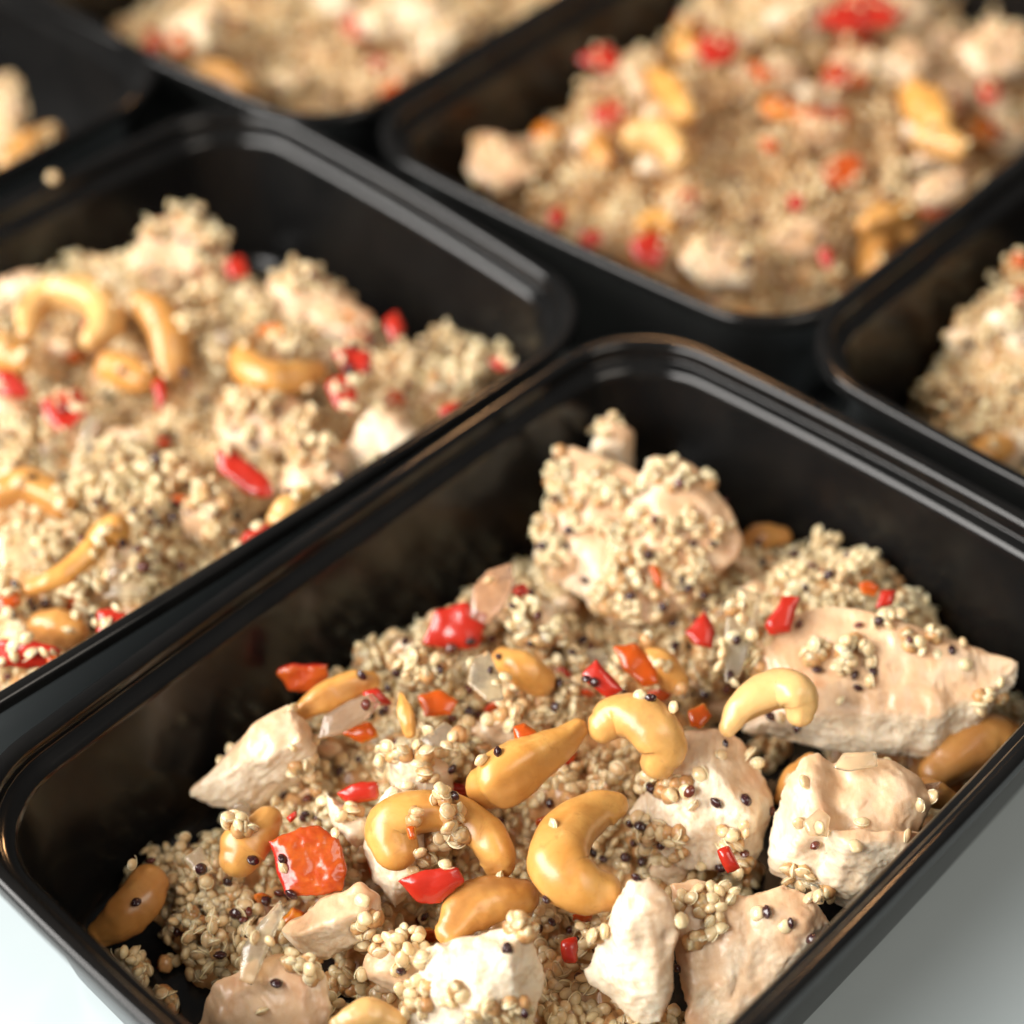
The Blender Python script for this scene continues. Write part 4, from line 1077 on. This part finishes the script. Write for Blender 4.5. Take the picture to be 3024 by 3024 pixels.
class Scatter:
    def __init__(self, tray, bed, gap):
        self.t, self.gap = tray, gap
        self.bvh, self.own = tree_of(tray, bed)
        self.pts, self.host, self.cells, self.cores = [], [], {}, []
    def free(self, p, gap=None):
        g = gap or self.gap
        c = (int(p[0] // g), int(p[1] // g), int(p[2] // g))
        for dx in (-1, 0, 1):
            for dy in (-1, 0, 1):
                for dz in (-1, 0, 1):
                    for q in self.cells.get((c[0] + dx, c[1] + dy, c[2] + dz), ()):
                        if (q[0] - p[0]) ** 2 + (q[1] - p[1]) ** 2 + (q[2] - p[2]) ** 2 < g * g: return False
        return True
    def add(self, p, host):
        g = self.gap
        if not self.free(p): return False
        if p[2] < 2.6: return False
        ins = float(np.interp(p[2], INS_Z[:, 0], INS_Z[:, 1])) + 1.2
        l = to_local(self.t, np.array(p)[None])[0]
        if abs(l[0]) > HL - ins or abs(l[1]) > HW - ins: return False
        self.cells.setdefault((int(p[0] // g), int(p[1] // g), int(p[2] // g)), []).append(p)
        self.pts.append(p); self.host.append(host)
        return True
    def cover(self, spacing, p_bed, p_piece, second=0.5):
        nx, ny = int(2 * HL / spacing), int(2 * HW / spacing)
        for i in range(nx):
            for j in range(ny):
                lx, ly = -HL + (i + random.random()) * spacing, -HW + (j + random.random()) * spacing
                w = self.t.c + lx * self.t.A + ly * self.t.B
                hit = self.bvh.ray_cast(Vector((w[0], w[1], 90)), Vector((0, 0, -1)))
                if hit[0] is None: continue
                k = self.own[hit[2]]
                if k < 0: continue
                if random.random() > (p_bed if k == 0 else p_piece.get(PIECES[k - 1][3], 0.05)): continue
                n = hit[1] if hit[1].z > 0 else -hit[1]
                p = hit[0] + n * random.uniform(-0.4, 0.5)
                self.add((p.x, p.y, p.z), k)
                if k == 0 and random.random() < second:
                    p = p + Vector((random.uniform(-1, 1), random.uniform(-1, 1), random.uniform(1.4, 2.2)))
                    self.add((p.x, p.y, p.z), k)
    def sideways(self, n, p_bed, p_piece):
        """grains on flanks that a vertical look cannot reach"""
        lo, hi = self.t.box
        for _ in range(n):
            x, y = random.uniform(lo[0], hi[0]), random.uniform(lo[1], hi[1])
            h = self.look(x, y)
            if not h: continue
            p, nn, k = h
            if k < 0: continue
            if random.random() > (p_bed if k == 0 else p_piece.get(PIECES[k - 1][3], 0.05)): continue
            p = p + nn * random.uniform(-0.3, 0.5)
            self.add((p.x, p.y, p.z), k)
    def look(self, x, y):
        d = at(x, y, 0) - CAM_C; d /= np.linalg.norm(d)
        h = self.bvh.ray_cast(Vector(CAM_C), Vector(d))
        if h[0] is None: return None
        n = h[1] if h[1].dot(Vector(d)) < 0 else -h[1]
        return h[0], n, self.own[h[2]]
    def clump(self, x, y, rx, ry=None, high=3.0, dens=1.0):
        ry = ry or rx
        n = int(dens * rx * ry / 55)
        for _ in range(n):
            a, q = random.uniform(0, 6.283), math.sqrt(random.random())
            h = self.look(x + rx * q * math.cos(a), y + ry * q * math.sin(a))
            if not h: continue
            p, nn, k = h
            if k > 0:
                if self.t is not T1 and self.t is not T2 and random.random() < 0.75: continue
                kind, sh = PIECES[k - 1][3], PIECES[k - 1][4]
                if kind == 'pepper' and random.random() < 0.985: continue
                if kind == 'onion' and random.random() < 0.9: continue
                if kind == 'cashew' and 'capped' not in sh and 'round orange' not in sh and random.random() < 0.985: continue
            if float(noise(np.array([[h[0].x, h[0].y, h[0].z]]) * 0.22)[0]) < -0.12: continue
            up = random.random() ** 0.8 * high * (1 - q * q)
            p = p + (nn * 0.5 + Vector((0, 0, 0.6))) * up + nn * 0.5
            self.add((p.x, p.y, p.z), k)
            if _ % 5 == 0:
                c = h[0] + (nn * 0.5 + Vector((0, 0, 0.6))) * (up * 0.6)
                self.cores.append((c.x, c.y, max(c.z, 3.2)))

def build_grains(name, pts, protos, mats, sz=(0.78, 1.18)):
    pts = np.array(pts).reshape(-1, 3)
    n = len(pts)
    if n == 0: return np.zeros((0, 3)), np.zeros((0, 3), int), np.zeros(0, int), np.zeros(0)
    R = rotations(n) * rng.uniform(sz[0], sz[1], n)[:, None, None]
    pick = rng.integers(0, len(protos), n)
    V, F, MI, T = [], [], [], []
    base = 0
    for k, (v, f, mi) in enumerate(protos):
        s = np.where(pick == k)[0]
        if not len(s): continue
        vv = np.einsum('nij,vj->nvi', R[s], v) + pts[s][:, None]
        V.append(vv.reshape(-1, 3))
        F.append((f[None] + (np.arange(len(s)) * len(v))[:, None, None] + base).reshape(-1, 3))
        MI.append(np.tile(mi, len(s)))
        T.append(np.repeat(np.clip(0.5 + 0.25 * rng.normal(size=len(s)) + 1.1 * noise(pts[s] * 0.075 + 3.3), 0, 1), len(v)))
        base += len(s) * len(v)
    return np.concatenate(V), np.concatenate(F), np.concatenate(MI), np.concatenate(T)

P_BARE = {'chicken': 0.012, 'cashew': 0.004, 'pepper': 0.008, 'onion': 0.02}
T1.box = ((150, 760), (1932, 1980)); T2.box = ((-60, 400), (1000, 1300)); T3.box = ((850, -30), (1960, 590)); T4.box = ((250, -30), (960, 220))
T5.box = ((-30, 100), (110, 330)); T6.box = ((1720, 460), (1980, 900))
S1 = Scatter(T1, BED1, 1.42)
for x, y, rx, ry, hi, de in [
    (270, 1640, 45, 40, 5, 1.2), (330, 1668, 40, 35, 5, 1.2), (380, 1700, 60, 60, 5, 1.2), (385, 1765, 70, 50, 5, 1.2), (440, 1720, 40, 50, 4, 1), (250, 1850, 42, 34, 9, 2.2), (330, 1800, 30, 30, 3, 1),
    (585, 1475, 45, 40, 4, 1.2), (640, 1530, 45, 25, 3, 0.8), (740, 1250, 75, 45, 5, 1.2), (690, 1240, 30, 30, 4, 1), (800, 1265, 50, 40, 5, 1.1), (850, 1330, 60, 60, 5, 1.2), (810, 1420, 60, 50, 5, 1.2), (870, 1430, 45, 50, 4, 1),
    (1000, 1180, 50, 40, 5, 1.2), (900, 1090, 40, 30, 5, 1.1), (1050, 1240, 55, 50, 5, 1.2), (1110, 1240, 40, 40, 5, 1.1), (1060, 1320, 45, 45, 4, 1.1), (950, 1340, 40, 30, 4, 1.1), (930, 1190, 40, 25, 3, 0.7),
    (1140, 1455, 45, 40, 3, 1), (1180, 1480, 40, 25, 3, 1), (825, 1540, 48, 40, 8, 1.8), (835, 1605, 48, 50, 8, 1.8), (800, 1640, 25, 20, 3, 1), (1030, 1700, 45, 40, 5, 1.2), (1000, 1745, 40, 25, 4, 1.1), (1110, 1775, 40, 40, 4, 1.1),
    (1230, 1475, 35, 25, 2, 0.7), (1265, 1490, 40, 18, 2, 0.8), (1240, 1590, 55, 40, 2.5, 1.0), (1215, 1560, 30, 20, 2, 0.9), (1380, 1570, 28, 30, 3, 1.1), (1395, 1660, 40, 35, 4, 1.1), (1330, 1730, 60, 60, 1.5, 0.5),
    (1600, 1240, 45, 32, 5, 1.2), (1545, 1235, 30, 22, 3, 0.9), (1735, 1212, 36, 24, 4, 1.1), (1580, 1020, 75, 45, 7, 1.3), (1590, 1080, 90, 50, 5, 1.2), (1500, 1080, 55, 55, 5, 1.1), (1670, 1070, 60, 60, 4, 1.0), (1700, 1150, 40, 40, 3, 1.0),
    (1405, 1160, 40, 55, 3, 0.9), (1385, 1250, 50, 40, 3, 1), (1330, 1290, 50, 40, 3, 0.9), (1290, 1240, 40, 40, 3, 0.9), (1050, 900, 28, 50, 3, 0.9), (1030, 980, 30, 40, 3, 0.9), (1030, 1040, 40, 35, 3, 1), (1190, 1130, 70, 40, 3, 0.9),
    (1300, 1090, 40, 40, 3, 0.9), (1150, 815, 40, 30, 2, 0.7), (1310, 900, 50, 35, 2.5, 0.8), (1240, 880, 30, 25, 2, 0.7), (1150, 960, 80, 80, 2.5, 0.6), (1290, 1000, 70, 60, 2.2, 0.6), (1200, 1070, 60, 40, 3, 0.8), (1460, 1425, 50, 30, 4, 1.0), (885, 1890, 45, 35, 2.5, 0.8), (770, 1790, 40, 35, 3, 0.9), (955, 1915, 45, 30, 3, 1),
    (780, 1880, 30, 40, 3, 0.9), (650, 1850, 40, 30, 3, 0.9), (560, 1830, 40, 30, 3, 0.9), (700, 1760, 30, 40, 3, 0.9), (430, 1560, 40, 22, 3, 1), (960, 1300, 40, 30, 4, 1), (1290, 1330, 40, 40, 3, 0.9), (690, 1390, 45, 30, 3, 0.9),
    (720, 1435, 40, 30, 3, 0.9), (1500, 1660, 30, 30, 2, 0.7), (1775, 1555, 40, 30, 3, 1), (1545, 1690, 25, 20, 2, 1), (1870, 1330, 30, 30, 3, 1), (1215, 1240, 60, 50, 4, 0.9), (300, 1900, 40, 25, 4, 1.3)]:
    S1.clump(x, y, rx, ry, hi, de * 2.6)
S1.cover(1.4, 0.58, P_BARE, 0.2)
S1.sideways(9000, 0.8, {'chicken': 0.005, 'cashew': 0.0006, 'pepper': 0.001, 'onion': 0.003})
S2 = Scatter(T2, BED2, 1.5)
for x, y, rx, ry, hi, de in [
    (140, 465, 40, 40, 7, 1.3), (340, 420, 80, 35, 3, 0.9), (400, 470, 50, 40, 3, 0.9), (560, 510, 50, 40, 4, 1), (850, 620, 80, 50, 6, 1.2), (880, 690, 60, 40, 5, 1.1), (800, 690, 40, 40, 4, 1), (670, 720, 40, 50, 4, 1),
    (230, 880, 90, 50, 6, 1.3), (180, 960, 80, 60, 5, 1.2), (340, 910, 60, 50, 5, 1.2), (280, 990, 60, 50, 5, 1.2), (290, 1080, 55, 50, 5, 1.2), (150, 1130, 40, 40, 4, 1.1), (60, 960, 60, 60, 4, 1), (120, 1040, 60, 40, 4, 1.1),
    (460, 960, 45, 40, 3, 1), (420, 1010, 40, 30, 3, 1), (200, 1110, 30, 30, 4, 1), (40, 1150, 40, 40, 3, 1), (590, 830, 50, 60, 3, 0.8), (480, 780, 60, 50, 3, 0.7), (240, 640, 40, 40, 4, 1), (230, 740, 50, 50, 4, 1),
    (60, 840, 70, 60, 4, 1.1), (550, 640, 60, 40, 4, 1), (380, 600, 70, 50, 4, 1), (420, 680, 40, 60, 4, 1), (330, 820, 60, 40, 4, 1), (20, 620, 40, 40, 3, 0.8), (150, 1200, 40, 30, 3, 1)]:
    S2.clump(x, y, rx, ry, hi * 1.5, de * 2.6)
S2.cover(1.5, 0.6, {'chicken': 0.10, 'cashew': 0.03, 'pepper': 0.06, 'onion': 0.06}, 0.2)
S2.sideways(5000, 0.9, {'chicken': 0.06, 'cashew': 0.02, 'pepper': 0.04, 'onion': 0.03})
SS = [S1, S2]
for t, bed, nc in ((T3, BED3, 60), (T4, BED4, 26), (T5, BED5, 4), (T6, BED6, 14)):
    s = Scatter(t, bed, 1.8)
    for _ in range(nc):
        (x0, y0), (x1, y1) = t.box
        r = random.uniform(28, 55)
        s.clump(random.uniform(x0, x1), random.uniform(y0, y1), r, r * 0.8, random.uniform(7, 13), 1.7)
    s.cover(1.8, 0.5, {'chicken': 0.15, 'cashew': 0.06, 'pepper': 0.1, 'onion': 0.1}, 0.3)
    s.sideways(2500, 0.9, {'chicken': 0.15, 'cashew': 0.03, 'pepper': 0.06, 'onion': 0.05})
    SS.append(s)

# dark seeds: where the photograph shows them one by one, a sprinkling elsewhere
DARK1 = [(682, 1275), (750, 1270), (732, 1300), (830, 1265), (720, 1345), (885, 1342), (642, 1455), (852, 1452), (858, 1502), (577, 1537), (477, 1622), (534, 1621), (430, 1665), (550, 1687), (502, 1697), (335, 1757),
  (415, 1802), (257, 1702), (802, 1732), (757, 1832), (860, 1585), (522, 1855), (957, 1792), (887, 1210), (765, 1210), (677, 1435), (445, 1725), (1000, 1216), (973, 1190), (1045, 1221), (1100, 1208), (1055, 1287),
  (1106, 1280), (1121, 1287), (1174, 1303), (1045, 1335), (1227, 1319), (1270, 1332), (1037, 1515), (1230, 1488), (1352, 1515), (1407, 1510), (1188, 1555), (1209, 1557), (1137, 1621), (1180, 1618), (1211, 1626),
  (1201, 1658), (1360, 1637), (1402, 1676), (1447, 1721), (1492, 1742), (1529, 1769), (1280, 1827), (1293, 1906), (1032, 1695), (1040, 1740), (960, 1793), (989, 1912), (1505, 1372), (1455, 1351), (1542, 1264), (1613, 1274),
  (1648, 1266), (1619, 1298), (1391, 1208), (1378, 1274), (1275, 1219), (1658, 1171), (1796, 1227), (1330, 1309), (1073, 1001), (1024, 1030), (1224, 1047), (1104, 1095), (1190, 1124), (1250, 1146), (1298, 1109), (1270, 1175),
  (1369, 1143), (1327, 1124), (1500, 1044), (1563, 1084), (1438, 1061), (1660, 1175), (967, 1143), (1001, 1118), (1344, 1027), (700, 1350), (925, 1265), (1080, 1230), (380, 1640), (940, 1420), (1520, 1110), (1600, 1050)]
RUST1 = [(822, 1592), (470, 1720), (580, 1505), (285, 1625), (885, 1300), (930, 1205), (1301, 1494), (1455, 1531), (1404, 1610), (987, 1737), (1537, 1594), (1538, 1021), (1532, 1072), (1509, 1178), (1281, 913), (1235, 981),
  (1047, 941), (1138, 785), (852, 1355), (690, 1330), (460, 1735), (1370, 1300), (1115, 1220), (1620, 1180), (850, 1222)]
DARK2 = [(253, 963), (284, 966), (298, 986), (326, 974), (441, 1002), (447, 974), (497, 977), (87, 1137), (180, 1168), (65, 1149), (149, 910), (225, 859), (247, 851), (270, 873), (295, 868), (194, 940), (658, 696), (830, 610), (870, 640),
  (800, 650), (600, 760), (120, 900), (330, 950), (510, 1000), (380, 470), (300, 520), (230, 700), (60, 900), (850, 720), (900, 720), (700, 640), (480, 840), (640, 900), (90, 470), (540, 640)]
RUST2 = [(261, 1036), (275, 1070), (126, 1022), (480, 990), (210, 845), (350, 455), (590, 520), (20, 820)]
SEEDS = [seed_proto(200 + i, 3) for i in range(4)]
def seed_meshes(tint):
    return [tri_mesh('dark_quinoa_seed', v, f, [SEED], mi, {'tint': np.full(len(v), tint)}) for v, f, mi in SEEDS]
ME_DARK, ME_RUST = seed_meshes(0.15), seed_meshes(0.9)
def host_phrase(k, tray):
    if k <= 0 or not PIECES[k - 1][4]: return None
    return PIECES[k - 1][4]
TRAY_NAME = {'nearest tray': 'the nearest tray', 'left tray': 'the left tray', 'back right tray': 'the blurred back right tray', 'top tray': 'the blurred top tray', 'corner tray': 'the corner tray', 'right edge tray': 'the right edge tray'}
DARK_N = 0
taken = {}
def put_seed(s, x, y, rust):
    global DARK_N
    h = s.look(x, y)
    if not h: return
    p, n, k = h
    if k < 0: return
    # sit on the grains lying over this spot
    top = p
    d = Vector(at(x, y, 0) - CAM_C).normalized()
    best = 0.0
    g = s.gap
    near = None
    for step in np.arange(0, 9, 0.5):
        q = p - d * step
        c = (int(q.x // g), int(q.y // g), int(q.z // g))
        for ax in (-1, 0, 1):
            for ay in (-1, 0, 1):
                for az in (-1, 0, 1):
                    for e in s.cells.get((c[0] + ax, c[1] + ay, c[2] + az), ()):
                        w = Vector(e) - p
                        along = -w.dot(d)
                        off = (w + d * along).length
                        if off < 1.9 and along > best: best = along
    q = p - d * (best + (1.0 if best > 0.6 else 0.35)) + n * 0.2
    o = link('dark_quinoa_seed', random.choice(ME_RUST if rust else ME_DARK))
    q = q + d * 0.1
    r = Matrix(rotations(1)[0].tolist()).to_4x4()
    sc = random.uniform(0.95, 1.32)
    o.matrix_world = Matrix.Translation(q * MM) @ r @ Matrix.Scale(sc, 4)
    ph = host_phrase(k, s.t)
    what = 'reddish-brown quinoa seed' if rust else 'dark purple-black quinoa seed'
    if ph and len(ph.split()) > 11: ph = None
    lab = f'{what} on {ph}' if ph and best < 2.5 else f'{what} among the pale grains of {TRAY_NAME[s.t.key]}'
    tag(o, lab, 'quinoa seed', lab.replace(what, what + 's'))
    DARK_N += 1
for x, y in DARK1: put_seed(S1, x, y, False)
for x, y in RUST1: put_seed(S1, x, y, True)
for x, y in DARK2: put_seed(S2, x, y, False)
for x, y in RUST2: put_seed(S2, x, y, True)
for s, n in ((SS[2], 55), (SS[3], 12), (SS[5], 6), (S2, 35)):
    (x0, y0), (x1, y1) = s.t.box
    for _ in range(n): put_seed(s, random.uniform(x0, x1), random.uniform(y0, y1), random.random() < 0.25)

# the 300 pale grains that show largest stand alone; the rest of each tray's quinoa is one mass
def visible(s, pts):
    pr = proj(np.array(pts))
    cell = {}
    for i, (x, y, d) in enumerate(pr):
        if not (-10 < x < 1942 and -10 < y < 1942): continue
        c = (int(x // 17), int(y // 17))
        if c not in cell or d < pr[cell[c]][2]: cell[c] = i
    out = []
    for i in cell.values():
        p = Vector(pts[i]); dv = (p - Vector(CAM_C)); L = dv.length; dv /= L
        h = s.bvh.ray_cast(Vector(CAM_C), dv)
        if h[0] is None or h[3] > L - 1.3: out.append((L, i))
    return sorted(out)
vis = [i for _, i in visible(S1, S1.pts)][:300]
ME_GRAIN = []
for k, (v, f, mi) in enumerate(HI):
    ME_GRAIN.append(tri_mesh('quinoa_grain', v, f, [GRAIN, GERM], mi, {'tint': np.full(len(v), (k * 0.37) % 1)}))
for i in vis:
    o = link('quinoa_grain', random.choice(ME_GRAIN))
    o.matrix_world = Matrix.Translation(Vector(S1.pts[i]) * MM) @ Matrix(rotations(1)[0].tolist()).to_4x4() @ Matrix.Scale(random.uniform(0.9, 1.12), 4)
    ph = host_phrase(S1.host[i], T1)
    if ph and len(ph.split()) > 10: ph = None
    lab = f'cooked pale quinoa grain stuck to {ph}' if ph else 'cooked pale quinoa grain in the front heap of the nearest tray'
    tag(o, lab, 'quinoa grain', lab.replace('quinoa grain', 'quinoa grains'))
lone = set(vis)
MASS_LABEL = {'nearest tray': 'sticky mass of cooked quinoa grains between the chunks of the nearest tray', 'left tray': 'sticky mass of cooked quinoa grains heaped in the left tray',
              'back right tray': 'blurred mass of cooked quinoa filling the back right tray', 'top tray': 'strongly blurred mass of cooked quinoa in the top tray',
              'corner tray': 'small blurred mass of quinoa in the corner tray', 'right edge tray': 'blurred mass of quinoa in the right edge tray'}
for s, bed, pr in zip(SS, BEDS, (HI, MID, LOW, LOW, LOW, LOW)):
    pts = [p for i, p in enumerate(s.pts) if not (s is S1 and i in lone)]
    nd = int(len(pts) * (0.04 if s is S1 else 0.045)); random.shuffle(pts); dark, pts = pts[:nd], pts[nd:]
    v, f, mi, tn = build_grains('quinoa', pts, pr if s is not S1 else MID, None)
    bv, bf = bed
    dv, df, dm, dt = build_grains('dark', dark, [seed_proto(300 + i, 2) for i in range(3)], None, (0.9, 1.15))
    f = np.concatenate([f, df + len(v)]); v = np.concatenate([v, dv]); mi = np.concatenate([mi, dm + 3]); tn = np.concatenate([tn, dt * 0.8])
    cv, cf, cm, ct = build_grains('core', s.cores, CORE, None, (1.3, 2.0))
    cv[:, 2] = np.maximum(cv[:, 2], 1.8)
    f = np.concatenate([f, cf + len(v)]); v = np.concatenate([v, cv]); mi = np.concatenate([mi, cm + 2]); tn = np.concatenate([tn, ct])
    bt = np.concatenate([bf[:, [0, 1, 2]], bf[:, [0, 2, 3]]])
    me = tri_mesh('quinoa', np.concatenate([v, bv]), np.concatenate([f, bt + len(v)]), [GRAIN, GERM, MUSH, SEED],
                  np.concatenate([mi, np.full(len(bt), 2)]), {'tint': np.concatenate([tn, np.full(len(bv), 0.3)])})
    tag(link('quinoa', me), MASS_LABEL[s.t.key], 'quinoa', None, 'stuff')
    print(s.t.key, 'grains', len(s.pts), 'tris', len(f) + len(bt))

# a lone grain dropped on the far rim between the left and corner trays
o = link('quinoa_grain', ME_GRAIN[3])
q = at(100, 335, HR + 1.0)
o.matrix_world = Matrix.Translation(Vector(q) * MM) @ Matrix.Rotation(0.6, 4, 'X') @ Matrix.Scale(1.2, 4)
tag(o, 'single pale quinoa grain dropped on the rim at the upper left', 'quinoa grain')

bpy.data.objects.remove(_tmp)
for _o in SC.objects:
    if 'label' in _o and len(_o['label'].split()) > 16: print('long label', len(_o['label'].split()), _o['label'])
from collections import Counter
print(Counter((p[5].key, p[3]) for p in PIECES))
print('dark seeds', DARK_N, 'objects', len(SC.objects))
